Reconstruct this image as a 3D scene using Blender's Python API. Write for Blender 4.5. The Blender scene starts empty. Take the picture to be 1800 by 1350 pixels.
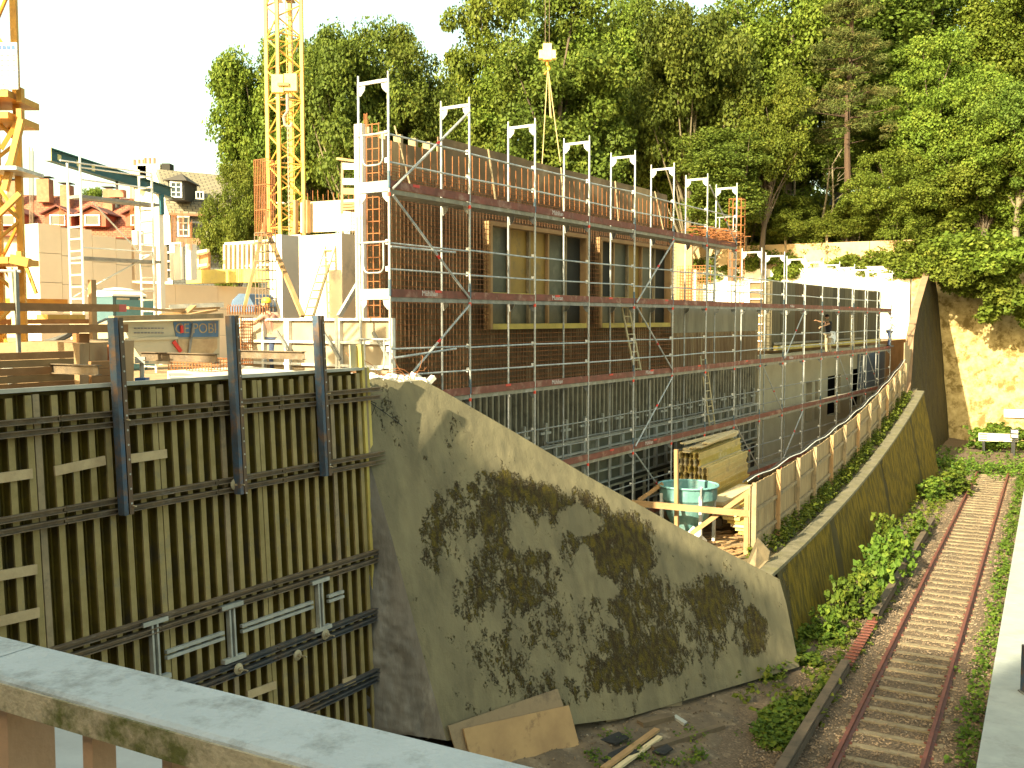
import bpy, math, random
import numpy as np
from mathutils import Vector, Matrix, noise
R = math.radians
rnd = random.Random(7)
scn = bpy.context.scene
col = scn.collection

# ---------------------------------------------------------------- camera, sky, sun, exposure
F = 1750.0                                   # focal length in photo pixels (1800 wide)
TH = math.atan(114 / F)                      # camera looks down a little
CT, ST = math.cos(TH), math.sin(TH)
cam_d = bpy.data.cameras.new("camera"); cam_d.lens = 36 * F / 1800; cam_d.sensor_width = 36
cam_d.clip_start = 0.05; cam_d.clip_end = 3000
cam = bpy.data.objects.new("camera", cam_d); col.objects.link(cam)
cam.location = (0, 0, 0); cam.rotation_euler = (math.pi / 2 - TH, 0, 0)
scn.camera = cam

SUN_EL = R(29)
sh = Vector((-0.615, -0.789, 0)).normalized()           # horizontal direction towards the sun
SUN = Vector((sh.x * math.cos(SUN_EL), sh.y * math.cos(SUN_EL), math.sin(SUN_EL)))
w = bpy.data.worlds.new("World"); scn.world = w; w.use_nodes = True
nt = w.node_tree
sky = nt.nodes.new("ShaderNodeTexSky"); sky.sky_type = 'NISHITA'; sky.sun_disc = False
sky.sun_elevation = SUN_EL
sky.sun_rotation = math.atan2(sh.x, sh.y)
sky.air_density = 1.0; sky.dust_density = 2.5; sky.ozone_density = 1.0
wb = nt.nodes.new("ShaderNodeMix"); wb.data_type = 'RGBA'; wb.blend_type = 'MULTIPLY'; wb.inputs["Factor"].default_value = 1
wb.inputs["B"].default_value = (1.22, 1.13, .7, 1); nt.links.new(sky.outputs[0], wb.inputs["A"])      # warm white balance of the photo
bg = nt.nodes["Background"]; nt.links.new(wb.outputs["Result"], bg.inputs[0]); bg.inputs[1].default_value = 0.15
sd = bpy.data.lights.new("sun", 'SUN'); sd.energy = 5.0; sd.angle = R(0.6); sd.color = (1.0, 0.88, 0.58)
so = bpy.data.objects.new("sun", sd); col.objects.link(so)
so.rotation_euler = SUN.to_track_quat('Z', 'Y').to_euler()
scn.view_settings.view_transform = 'Standard'; scn.view_settings.look = 'None'
scn.view_settings.exposure = 1.7; scn.view_settings.gamma = 1.0
scn.view_settings.use_curve_mapping = False
scn.cycles.max_bounces = 6; scn.cycles.transparent_max_bounces = 8
scn.cycles.use_denoising = True

# ---------------------------------------------------------------- photo pixel -> world point
def ray(px, py):
    a = (px - 900) / F; b = (675 - py) / F
    return Vector((a, CT + b * ST, -ST + b * CT))
def PY(px, py, Y): r = ray(px, py); return r * (Y / r.y)
def PZ(px, py, z): r = ray(px, py); return r * (z / r.z)
def PP(px, py, q, n): r = ray(px, py); return r * (q.dot(n) / r.dot(n))     # on the plane through q with normal n
def proj(p):
    d = p.y * CT - p.z * ST
    return 900 + F * p.x / d, 675 - F * (p.y * ST + p.z * CT) / d
def V(*a): return Vector(a)
Z = V(0, 0, 1)

# ---------------------------------------------------------------- materials
MATS = {}
def mat(name, c, c2=None, scale=3.0, rough=0.8, bump=0.2, metal=0.0, stretch=(1, 1, 1), detail=6, c3=None, s3=0.6, t3=0.62,
        w3=0.08, bscale=None, spec=0.3):
    """two-tone noise colour, an optional third tone in separate patches, noise bump"""
    if name in MATS: return MATS[name]
    m = bpy.data.materials.new(name); m.use_nodes = True; t = m.node_tree; n = t.nodes; L = t.links
    b = n["Principled BSDF"]; b.inputs["Roughness"].default_value = rough; b.inputs["Metallic"].default_value = metal
    b.inputs["Specular IOR Level"].default_value = spec
    tc = n.new("ShaderNodeTexCoord"); mp = n.new("ShaderNodeMapping"); mp.inputs["Scale"].default_value = stretch
    L.new(tc.outputs["Object"], mp.inputs[0])
    no = n.new("ShaderNodeTexNoise"); no.inputs["Scale"].default_value = scale; no.inputs["Detail"].default_value = detail
    no.inputs["Roughness"].default_value = 0.62
    L.new(mp.outputs[0], no.inputs["Vector"])
    if c2 is None: c2 = tuple(x * 0.75 for x in c)
    cr = n.new("ShaderNodeValToRGB"); cr.color_ramp.elements[0].position = 0.34; cr.color_ramp.elements[1].position = 0.66
    cr.color_ramp.elements[0].color = (*c2, 1); cr.color_ramp.elements[1].color = (*c, 1)
    L.new(no.outputs["Fac"], cr.inputs[0]); out = cr.outputs[0]
    if c3 is not None:
        n3 = n.new("ShaderNodeTexNoise"); n3.inputs["Scale"].default_value = s3; n3.inputs["Detail"].default_value = 8
        n3.inputs["Roughness"].default_value = 0.7
        L.new(mp.outputs[0], n3.inputs["Vector"])
        r3 = n.new("ShaderNodeValToRGB"); r3.color_ramp.elements[0].position = t3 - w3; r3.color_ramp.elements[1].position = t3 + w3
        mx = n.new("ShaderNodeMix"); mx.data_type = 'RGBA'; mx.inputs["B"].default_value = (*c3, 1)
        L.new(n3.outputs["Fac"], r3.inputs[0]); L.new(r3.outputs[0], mx.inputs["Factor"]); L.new(out, mx.inputs["A"])
        out = mx.outputs["Result"]
    L.new(out, b.inputs["Base Color"])
    if bump:
        nb = n.new("ShaderNodeTexNoise"); nb.inputs["Scale"].default_value = bscale or scale * 6; nb.inputs["Detail"].default_value = 5
        L.new(mp.outputs[0], nb.inputs["Vector"])
        bp = n.new("ShaderNodeBump"); bp.inputs["Strength"].default_value = bump; bp.inputs["Distance"].default_value = 0.02
        L.new(nb.outputs["Fac"], bp.inputs["Height"]); L.new(bp.outputs[0], b.inputs["Normal"])
    MATS[name] = m; return m

GALV = mat("galvanised", (.5, .51, .5), (.28, .29, .29), 6, .45, .05, .35)
GALVD = mat("galvanised_dirty", (.27, .27, .25), (.16, .16, .15), 5, .6, .1, .3)
MAROON = mat("maroon_board", (.22, .07, .05), (.13, .05, .035), 4, .7, .15, c3=(.33, .2, .15), s3=2.5, t3=.6)
DECK = mat("deck_board", (.3, .27, .2), (.2, .18, .14), 5, .8, .2, c3=(.4, .38, .34), s3=2, t3=.62)
TIMB = mat("timber_fresh", (.4, .25, .12), (.3, .18, .085), 2.5, .7, .2, stretch=(1, 1, 1), c3=(.38, .24, .12), s3=3, t3=.66)
TIMBO = mat("timber_old", (.33, .25, .15), (.22, .17, .1), 3, .8, .3, c3=(.16, .13, .09), s3=2, t3=.62)
TIMBY = mat("timber_yellow", (.58, .45, .12), (.42, .33, .09), 3, .7, .2, c3=(.3, .24, .1), s3=1.5, t3=.6)
BEAMF = mat("beam_flange", (.33, .255, .115), (.235, .18, .07), 3, .75, .25, c3=(.2, .17, .11), s3=2.2, t3=.63)
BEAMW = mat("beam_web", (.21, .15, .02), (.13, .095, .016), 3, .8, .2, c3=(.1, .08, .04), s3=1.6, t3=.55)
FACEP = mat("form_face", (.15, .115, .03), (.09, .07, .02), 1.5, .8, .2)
OPSHADE = mat("opening_shade", (.006, .006, .006), (.008, .007, .006), 2, 1, 0, spec=0)
STEELB = mat("blue_rust_steel", (.05, .1, .17), (.06, .07, .09), 4, .6, .2, .3, c3=(.17, .1, .06), s3=3, t3=.57)
STEELR = mat("brown_steel", (.2, .145, .09), (.12, .09, .065), 5, .65, .2, .2, c3=(.24, .2, .16), s3=4, t3=.62)
BLUE = mat("blue_paint", (.03, .11, .32), (.025, .08, .24), 5, .5, .05, c3=(.16, .14, .12), s3=6, t3=.7)
RUST = mat("rusty_bar", (.32, .125, .045), (.2, .075, .03), 8, .8, .1)
ORUST = mat("orange_rebar", (.32, .12, .04), (.2, .08, .03), 8, .8, .1)
PLYD = mat("ply_dark", (.2, .125, .06), (.11, .075, .04), 1.2, .75, .1, c3=(.28, .2, .12), s3=1.2, t3=.6)
PLYY = mat("ply_yellow", (.36, .22, .05), (.27, .17, .05), 1.5, .6, .1, c3=(.14, .11, .06), s3=1.2, t3=.62)
PLYB = mat("ply_black", (.014, .014, .011), (.025, .023, .018), 2, .7, .1)
PLYG = mat("ply_grey", (.11, .11, .075), (.06, .06, .045), 1.4, .5, .1, c3=(.17, .165, .12), s3=1, t3=.62)
CONC = mat("concrete_light", (.82, .68, .5), (.74, .61, .45), 1.2, .85, .15, c3=(.36, .33, .28), s3=.7, t3=.66)
CONCW = mat("concrete_white", (.78, .72, .62), (.7, .65, .56), 1.0, .85, .1)
CONCB = mat("sand_lime_block", (.82, .66, .48), (.74, .59, .43), .8, .85, .1)
CONCD = mat("concrete_raw", (.3, .27, .2), (.2, .18, .13), 1.1, .85, .25, stretch=(1, 1, .35), c3=(.12, .1, .07), s3=.8, t3=.6)
GREYP = mat("grey_form_steel", (.42, .42, .38), (.3, .3, .27), 4, .7, .2, .1, c3=(.4, .4, .38), s3=3, t3=.62)
YEL = mat("crane_yellow", (.68, .4, .09), (.56, .31, .06), 4, .5, .05, c3=(.4, .2, .06), s3=5, t3=.7)
ORG = mat("orange_paint", (.75, .32, .03), (.55, .2, .03), 4, .5, .05)
WHITE = mat("white_paint", (.78, .78, .75), (.7, .7, .67), 4, .5, .03)
TEALM = mat("teal_paint", (.13, .28, .28), (.1, .22, .22), 3, .5, .08, c3=(.28, .33, .3), s3=3, t3=.6)
TEALD = mat("dark_teal", (.02, .1, .13), (.02, .08, .1), 4, .5, .05)
BLACK = mat("black_rubber", (.02, .02, .02), (.03, .03, .03), 5, .6, .05)
RED = mat("red_paint", (.6, .05, .04), (.5, .04, .03), 5, .5, .02)
RAIL = mat("rusty_rail", (.2, .07, .05), (.13, .05, .04), 6, .6, .1, .2)
GLASS = mat("window_glass", (.02, .03, .035), (.03, .04, .05), 2, .08, 0, spec=.8)

# ---------------------------------------------------------------- mesh builder
class MB:
    def __init__(s): s.v = []; s.f = []
    def quad(s, *p):
        i = len(s.v); s.v += [tuple(q) for q in p]; s.f.append(tuple(range(i, i + len(p)))); return s
    def hexa(s, a, b):                                     # a: bottom loop, b: top loop (same count)
        i = len(s.v); n = len(a); s.v += [tuple(q) for q in a] + [tuple(q) for q in b]
        s.f.append(tuple(reversed(range(i, i + n)))); s.f.append(tuple(range(i + n, i + 2 * n)))
        for k in range(n):
            j = (k + 1) % n; s.f.append((i + k, i + j, i + n + j, i + n + k))
        return s
    def obox(s, o, x, y, z):                               # box from corner o with edge vectors
        if x.cross(y).dot(z) < 0: o = o + x; x = -x
        return s.hexa([o, o + x, o + x + y, o + y], [o + z, o + x + z, o + x + y + z, o + y + z])
    def box(s, c, sx, sy, sz, X=V(1, 0, 0), Y=V(0, 1, 0)):
        x = X.normalized() * sx; y = Y.normalized() * sy; z = X.cross(Y).normalized() * sz
        return s.obox(c - (x + y + z) / 2, x, y, z)
    def bar(s, p, q, w_, h_, up=Z):
        d = (q - p); dn = d.normalized(); x = dn.cross(up)
        if x.length < 1e-4: x = dn.cross(V(1, 0, 0))
        x.normalize(); y = x.cross(dn).normalized()
        x = x * w_; y = y * h_
        return s.obox(p - x / 2 - y / 2, d, x, y)
    def tube(s, p, q, r, n=6, r2=None):
        r2 = r if r2 is None else r2
        d = (q - p).normalized(); x = d.cross(Z)
        if x.length < 1e-3: x = d.cross(V(1, 0, 0))
        x.normalize(); y = d.cross(x)
        A = [p + (x * math.cos(2 * math.pi * k / n) + y * math.sin(2 * math.pi * k / n)) * r for k in range(n)]
        B = [q + (x * math.cos(2 * math.pi * k / n) + y * math.sin(2 * math.pi * k / n)) * r2 for k in range(n)]
        return s.hexa(A, B)
    def path(s, pts, r, n=6):
        for a, b in zip(pts, pts[1:]): s.tube(a, b, r, n)
        return s
    def prism(s, pts, ext):                                # polygon extruded along ext
        pts = [V(*p) for p in pts]
        nrm = V(0, 0, 0)
        for k in range(len(pts)): nrm += (pts[k] - pts[0]).cross(pts[(k + 1) % len(pts)] - pts[0])
        if nrm.dot(ext) < 0: pts = pts[::-1]
        return s.hexa(pts, [p + ext for p in pts])
    def lathe(s, c, prof, n=20, ax=Z):
        x = ax.cross(V(1, 0, 0)) if abs(ax.x) < .9 else ax.cross(V(0, 1, 0)); x.normalize(); y = ax.cross(x)
        i = len(s.v)
        for (r, h) in prof:
            for k in range(n):
                a = 2 * math.pi * k / n; s.v.append(tuple(c + ax * h + (x * math.cos(a) + y * math.sin(a)) * r))
        for j in range(len(prof) - 1):
            for k in range(n):
                k2 = (k + 1) % n; s.f.append((i + j * n + k, i + j * n + k2, i + (j + 1) * n + k2, i + (j + 1) * n + k))
        s.f.append(tuple(i + k for k in reversed(range(n)))); s.f.append(tuple(i + (len(prof) - 1) * n + k for k in range(n)))
        return s
    def build(s, name, m, parent=None, label=None, smooth=False):
        me = bpy.data.meshes.new(name); me.from_pydata(s.v, [], s.f); me.materials.append(m); me.update()
        if smooth: me.polygons.foreach_set("use_smooth", [True] * len(me.polygons))
        return link(name, me, parent, label)
def link(name, me, parent=None, label=None, loc=None):
    o = bpy.data.objects.new(name, me); col.objects.link(o)
    if parent is not None:
        o.parent = parent
        if parent.type == 'EMPTY': o.location = -parent.location
    if loc is not None: o.location = o.location + loc
    if label: o["label"] = label
    return o
def thing(name, label, cat, loc=(0, 0, 0), group=None):
    o = bpy.data.objects.new(name, None); col.objects.link(o); o.location = loc; o.empty_display_size = .3
    return tag(o, label, cat, group)
def tag(o, label, cat, group=None):
    o["label"] = label; o["category"] = cat
    if group: o["group"] = group
    return o
def struct(name, mb, m):
    o = mb.build(name, m) if isinstance(mb, MB) else link(name, mb)
    o["kind"] = "structure"; return o
def text(s, p, xdir, up, size, m, parent, ext=0.002, name="lettering", align='CENTER'):
    c = bpy.data.curves.new(name, 'FONT'); c.body = s; c.size = size; c.extrude = ext; c.align_x = align; c.align_y = 'CENTER'
    c.materials.append(m)
    o = bpy.data.objects.new(name, c); col.objects.link(o); o.parent = parent
    x = xdir.normalized(); z = x.cross(up).normalized(); y = z.cross(x)
    me = bpy.data.meshes.new_from_object(o.evaluated_get(bpy.context.evaluated_depsgraph_get())); bpy.data.objects.remove(o)
    o = bpy.data.objects.new(name, me); col.objects.link(o); o.parent = parent
    M = Matrix((x, y, z)).transposed().to_4x4(); M.translation = p - (parent.location if parent.type == 'EMPTY' else V(0, 0, 0))
    o.matrix_local = M; return o
def grid_mesh(name, fn, nu, nv, m, attr=None, flip=False):
    """fn(u,v)->point for u,v in 0..1 ; attr(u,v,p)->float stored as point attribute 'mask'"""
    vs = []; at = []
    for j in range(nv + 1):
        for i in range(nu + 1):
            p = fn(i / nu, j / nv); vs.append(tuple(p))
            if attr: at.append(attr(i / nu, j / nv, p))
    fs = []
    for j in range(nv):
        for i in range(nu):
            a = j * (nu + 1) + i; q = (a, a + 1, a + nu + 2, a + nu + 1)
            fs.append(q[::-1] if flip else q)
    me = bpy.data.meshes.new(name); me.from_pydata(vs, [], fs); me.materials.append(m)
    if attr:
        A = me.attributes.new("mask", 'FLOAT', 'POINT'); A.data.foreach_set("value", at)
    me.polygons.foreach_set("use_smooth", [True] * len(me.polygons)); me.update()
    return me

# ---------------------------------------------------------------- site frames
ZR = -8.25                                             # rail top; camera eye is 0
TD = V(.477, .879, 0).normalized(); TN = V(TD.y, -TD.x, 0)       # along the track, and to its platform side
AZ = R(33.2)
U = V(math.sin(AZ), math.cos(AZ), 0); N = V(U.y, -U.x, 0)        # along the scaffold, and out of it towards the track
B0 = V(-2.28, 18.7, 0)
def B(u, w_, z): return B0 + U * u + N * w_ + Z * z
LV = [2.42, .42, -1.58, -3.58, -5.58]                  # scaffold deck heights
BAY = 2.57
YARD = -1.35; SITE = -6.3; BED = -8.5
# ================================================================ SETTING
def mossmat(name, c, c2, mo1, mo2, scale=5, stretch=(1, 1, .5), amp=.9, bump=.5, dark=None):
    m = mat(name, c, c2, 1.3, .88, 0, stretch=(1.6, 1.6, .3), c3=tuple(x * .7 for x in c2), s3=1.6, t3=.62, w3=.14)
    t = m.node_tree; n = t.nodes; L = t.links; b = n["Principled BSDF"]
    src = b.inputs["Base Color"].links[0].from_socket
    tc = n.new("ShaderNodeTexCoord"); mp = n.new("ShaderNodeMapping"); mp.inputs["Scale"].default_value = stretch
    L.new(tc.outputs["Object"], mp.inputs[0])
    at = n.new("ShaderNodeAttribute"); at.attribute_name = "mask"
    no = n.new("ShaderNodeTexNoise"); no.inputs["Scale"].default_value = scale; no.inputs["Detail"].default_value = 10; no.inputs["Roughness"].default_value = .68
    L.new(mp.outputs[0], no.inputs["Vector"])
    n4 = n.new("ShaderNodeTexNoise"); n4.inputs["Scale"].default_value = scale * .22; n4.inputs["Detail"].default_value = 3
    L.new(mp.outputs[0], n4.inputs["Vector"])
    add = n.new("ShaderNodeMath"); add.operation = 'MULTIPLY_ADD'; add.inputs[1].default_value = amp * 2
    L.new(no.outputs["Fac"], add.inputs[0]); L.new(at.outputs["Fac"], add.inputs[2])
    ad2 = n.new("ShaderNodeMath"); ad2.operation = 'MULTIPLY_ADD'; ad2.inputs[1].default_value = amp
    L.new(n4.outputs["Fac"], ad2.inputs[0]); L.new(add.outputs[0], ad2.inputs[2])
    rp = n.new("ShaderNodeMapRange"); rp.inputs["From Min"].default_value = amp * 1.5 + .46; rp.inputs["From Max"].default_value = amp * 1.5 + .46 + .2 * amp
    n5 = n.new("ShaderNodeTexNoise"); n5.inputs["Scale"].default_value = scale * 4.5; n5.inputs["Detail"].default_value = 4
    L.new(tc.outputs["Object"], n5.inputs["Vector"])
    s5 = n.new("ShaderNodeMath"); s5.operation = 'SUBTRACT'; s5.inputs[1].default_value = .5; L.new(n5.outputs["Fac"], s5.inputs[0])
    a5 = n.new("ShaderNodeMath"); a5.operation = 'MULTIPLY_ADD'; a5.inputs[1].default_value = amp * .9; L.new(s5.outputs[0], a5.inputs[0]); L.new(ad2.outputs[0], a5.inputs[2])
    L.new(a5.outputs[0], rp.inputs["Value"])
    n2 = n.new("ShaderNodeTexNoise"); n2.inputs["Scale"].default_value = scale * 1.7; n2.inputs["Detail"].default_value = 8
    L.new(mp.outputs[0], n2.inputs["Vector"])
    cr = n.new("ShaderNodeValToRGB"); cr.color_ramp.elements[0].color = (*mo2, 1); cr.color_ramp.elements[1].color = (*mo1, 1)
    cr.color_ramp.elements[0].position = .4; cr.color_ramp.elements[1].position = .6
    if dark:
        e = cr.color_ramp.elements.new(.5); e.color = (*dark, 1)
    L.new(n2.outputs["Fac"], cr.inputs[0])
    mx = n.new("ShaderNodeMix"); mx.data_type = 'RGBA'
    L.new(rp.outputs[0], mx.inputs["Factor"]); L.new(src, mx.inputs["A"]); L.new(cr.outputs[0], mx.inputs["B"])
    L.new(mx.outputs["Result"], b.inputs["Base Color"])
    nb = n.new("ShaderNodeTexNoise"); nb.inputs["Scale"].default_value = 26; nb.inputs["Detail"].default_value = 6
    L.new(tc.outputs["Object"], nb.inputs["Vector"])
    mm = n.new("ShaderNodeMath"); mm.operation = 'MULTIPLY_ADD'; mm.inputs[1].default_value = 1.0
    mb_ = n.new("ShaderNodeMath"); mb_.operation = 'MULTIPLY'; L.new(nb.outputs["Fac"], mb_.inputs[0])
    ma_ = n.new("ShaderNodeMath"); ma_.operation = 'MULTIPLY_ADD'; ma_.inputs[1].default_value = .8; ma_.inputs[2].default_value = .12
    L.new(rp.outputs[0], ma_.inputs[0]); L.new(ma_.outputs[0], mb_.inputs[1])
    L.new(rp.outputs[0], mm.inputs[0]); L.new(mb_.outputs[0], mm.inputs[2])
    bp = n.new("ShaderNodeBump"); bp.inputs["Strength"].default_value = bump; bp.inputs["Distance"].default_value = .06
    L.new(mm.outputs[0], bp.inputs["Height"]); L.new(bp.outputs[0], b.inputs["Normal"])
    return m

SOIL = mat("soil", (.17, .125, .08), (.09, .07, .05), 1.6, .95, .8, c3=(.28, .22, .15), s3=2.2, t3=.62, bscale=14)
SAND = mat("sand", (.36, .25, .14), (.27, .18, .1), 1.5, .95, .6, bscale=10)
BALL = mat("ballast_bed", (.17, .12, .078), (.08, .06, .042), 22, .95, 1.0, bscale=55, c3=(.24, .18, .12), s3=9, t3=.62)
g = MB(); S = 900
g.quad(V(-S, -S, BED - .25), V(S, -S, BED - .25), V(S, S, BED - .25), V(-S, S, BED - .25)); struct("ground", g, SOIL)

# track bed sheet with small relief
T0 = PZ(1457, 1350, ZR)                                # a point on the left rail
T1 = PZ(1620, 1350, ZR)
def T(s, t, z): return T0 + TD * t + TN * s + Z * (z - ZR)      # s across (0 = near left rail, to the platform side), t along
GA = (T1 - T0).dot(TN)                                 # gauge between rail centres
ENDW = V(30.6, 68.5, 0)                                # where fin and end wall meet
tE = (ENDW - T0).dot(TD)
def bedz(s, t):
    z = BED + .058 + .075 * max(0, min(1, (abs(s - GA / 2) - GA / 2 - .12) / .25)) + .03 * noise.noise(V(s * 1.3, t * 1.3, 0)) + .02 * noise.noise(V(s * 6, t * 6, 3))
    if s < -1.2: z += min(.5, (-1.2 - s) * .12)
    return z
me = grid_mesh("track_bed", lambda a, b: T(-9 + 14 * a, -14 + (tE + 15) * b, bedz(-9 + 14 * a, -14 + (tE + 15) * b)), 70, 240, BALL)
struct("track_bed", me, BALL)
# soil between buttress foot and track
def soilz(x, y):
    t = (V(x, y, 0) - T0).dot(TD); s = (V(x, y, 0) - T0).dot(TN)
    k = max(0, min(1, (-1.6 - s) / 6))
    return -8.36 + 1.25 * k + .07 * noise.noise(V(x * 1.5, y * 1.5, 1)) + .03 * noise.noise(V(x * 6, y * 6, 2)) - .1 * max(0, (s + 2.2))
me = grid_mesh("soil_slope", lambda a, b: (lambda q: V(q.x, q.y, soilz(q.x, q.y)))(T(-10 + 9.2 * a, -14 + 26 * b, 0)), 90, 160, SOIL)
struct("soil_slope", me, SOIL)

# building-site ground levels
g = MB()
def Bp(u, w_, z): return B(u, w_, z)
g.hexa([Bp(-40, -95, BED - .2), Bp(-40, .3, BED - .2), Bp(-1.3, .3, BED - .2), Bp(-1.3, -2.4, BED - .2), Bp(120, -2.4, BED - .2), Bp(120, -95, BED - .2)],
       [Bp(-40, -95, YARD), Bp(-40, .3, YARD), Bp(-1.3, .3, YARD), Bp(-1.3, -2.4, YARD), Bp(120, -2.4, YARD), Bp(120, -95, YARD)])
struct("yard_ground", g, SAND)

# --- retaining wall along the track (mossy), coping, joint strips
W0 = V(6.6, 24.5, 0)
def wtop(t): return -6.28 + .00247 * max(0, t) ** 2
def wfoot(t): return BED - .1
bat = .2
def Wp(t, v):
    zt = wtop(t); z = wfoot(t) + (zt - wfoot(t)) * v
    return W0 + TD * t + TN * (zt - z) * bat + Z * z
TWE = 31.6
MOSSW = mossmat("mossy_wall", (.08, .064, .02), (.05, .04, .014), (.17, .112, .002), (.07, .05, .001), 3.0, (1, 1, .35), .8, .8, dark=(.115, .08, .001))
def wm(u, v, p):
    t = u * TWE
    j = min(abs(t - 7.0), abs(t - 17), abs(t - 26))
    m = 1.25 - max(0, .5 - j) * 3.0 - max(0, v - .9) * 4 - max(0, .12 - v) * 2 + .15 * noise.noise(p * .7)
    if t < 1.6: m -= (1.6 - t) * .7
    return m
def wfn(u, v):
    t = u * TWE; p = Wp(t, v)
    j = min(abs(t - 7.0), abs(t - 17), abs(t - 26))
    return p - TN * (.07 if j < .22 else 0) + TN * .03 * noise.noise(p * 2.0)
t_ = thing("retaining_wall", "long low battered retaining wall overgrown with olive moss beside the track", "retaining wall", W0 + Z * BED)
link("wall_face", grid_mesh("wall_face", wfn, 200, 40, MOSSW, wm), t_)
# coping + body
COPE = mat("coping_concrete", (.17, .15, .1), (.1, .09, .055), 3, .9, .4, c3=(.13, .12, .05), s3=1.6, t3=.6)
cp = MB(); seg = 24
for k in range(seg):
    a, b = (TWE * k / seg if k else -.55), TWE * (k + 1) / seg - .015
    A = W0 + TD * a; C = W0 + TD * b
    cp.hexa([A + TN * .05 + Z * (wtop(a) - .02), C + TN * .05 + Z * (wtop(b) - .02), C - TN * .42 + Z * (wtop(b) - .02), A - TN * .42 + Z * (wtop(a) - .02)],
            [A + TN * .03 + Z * (wtop(a) + .05), C + TN * .03 + Z * (wtop(b) + .05), C - TN * .36 + Z * (wtop(b) + .07), A - TN * .36 + Z * (wtop(a) + .07)])
cp.build("coping", COPE, t_)
# bank strip behind the coping up to the scaffold side
EARTH = mat("bank_earth", (.2, .16, .09), (.12, .1, .06), 2, .95, .7)
def bank(a, b):
    t = -1.0 + (TWE + 2) * a; s = -.4 - 1.0 * b
    z = wtop(t) + .0 + .06 * noise.noise(V(t, s, 0)) - .05
    return W0 + TD * t + TN * s + Z * z
me = grid_mesh("bank", bank, 80, 8, EARTH, flip=True); struct("bank", me, EARTH)
def siteg(a, b):
    t = -3.0 + (TWE + 12) * a
    pa = W0 + TD * t - TN * 1.3; u_ = (pa - B0).dot(U); pb = B(u_, -1.5, 0); p = pa.lerp(pb, b)
    z = SITE + .07 * noise.noise(V(p.x * .8, p.y * .8, 5)) + .03 * noise.noise(V(p.x * 4, p.y * 4, 6))
    z += max(0, 1 - b * 5) * (max(SITE, wtop(t)) - SITE)
    return V(p.x, p.y, z)
me = grid_mesh("site_ground", siteg, 120, 30, SAND, flip=True); struct("site_ground", me, SAND)

# --- buttress with battered face (the wing wall in the middle)
BN = V(.669, -.743, .31)                               # plane normal
BQ = PZ(1405, 1172, -8.2)
def BW(px, py): return PP(px, py, BQ, BN)
poly = [(640, 668), (672, 664), (700, 672), (742, 668), (770, 682), (900, 757), (1035, 838), (1200, 930), (1370, 1018), (1382, 1060), (1405, 1172), (1100, 1262), (785, 1302), (735, 1120), (690, 950), (636, 765)]
e1 = V(.743, .669, 0).normalized(); bn = BN.normalized(); e2 = bn.cross(e1).normalized()
if e2.z < 0: e2 = -e2
O = BW(785, 1302)
def uvof(p): return (p - O).dot(e1), (p - O).dot(e2)
pw = [uvof(BW(*q)) for q in poly]
def inside(x, y, P_):
    c = False; j = len(P_) - 1
    for i in range(len(P_)):
        xi, yi = P_[i]; xj, yj = P_[j]
        if (yi > y) != (yj > y) and x < (xj - xi) * (y - yi) / (yj - yi) + xi: c = not c
        j = i
    return c
BUTT = mossmat("buttress_concrete", (.2, .172, .1), (.14, .122, .075), (.085, .064, .006), (.034, .022, .006), 5.5, (1, 1, .5), 1.7, .9, dark=(.055, .042, .01))
blobs = [(790, 930, 60, 90, 15, .9), (860, 900, 70, 60, 25, 1.0), (950, 880, 130, 38, 22, 1.3), (900, 1000, 110, 110, 25, .85), (1010, 960, 90, 60, 30, .7), (1090, 965, 75, 75, 30, 1.5),
         (1120, 1060, 60, 75, 0, 1.15), (1180, 1080, 130, 70, 30, .9), (1130, 1150, 120, 65, -20, 1.2), (1250, 1060, 60, 55, 0, 1.2), (1320, 1110, 34, 50, 0, 1.15),
         (1000, 1100, 100, 90, 0, .75), (840, 1040, 60, 60, 0, .9), (900, 1150, 90, 60, 0, .65), (960, 1210, 90, 45, 0, .6), (1050, 900, 110, 30, 25, .9)]
holes = [(1020, 915, 46, 26, 20, 1.4), (1030, 1000, 22, 45, -10, .9), (1045, 1030, 60, 22, 0, .5), (940, 950, 50, 28, 0, .5)]
def mmask(u, v, p):
    x, y = proj(p); m = 0
    def el(c):
        cx, cy, a, b, an, s_ = c; an = R(an); dx, dy = x - cx, y - cy
        xx = dx * math.cos(an) + dy * math.sin(an); yy = -dx * math.sin(an) + dy * math.cos(an)
        return s_ * max(0, 1 - (xx / a) ** 2 - (yy / b) ** 2) ** .5 if (xx / a) ** 2 + (yy / b) ** 2 < 1 else 0
    m = max(el(c) for c in blobs) * .95
    m -= max(el(c) for c in holes) * 1.0
    return m - .12
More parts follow.
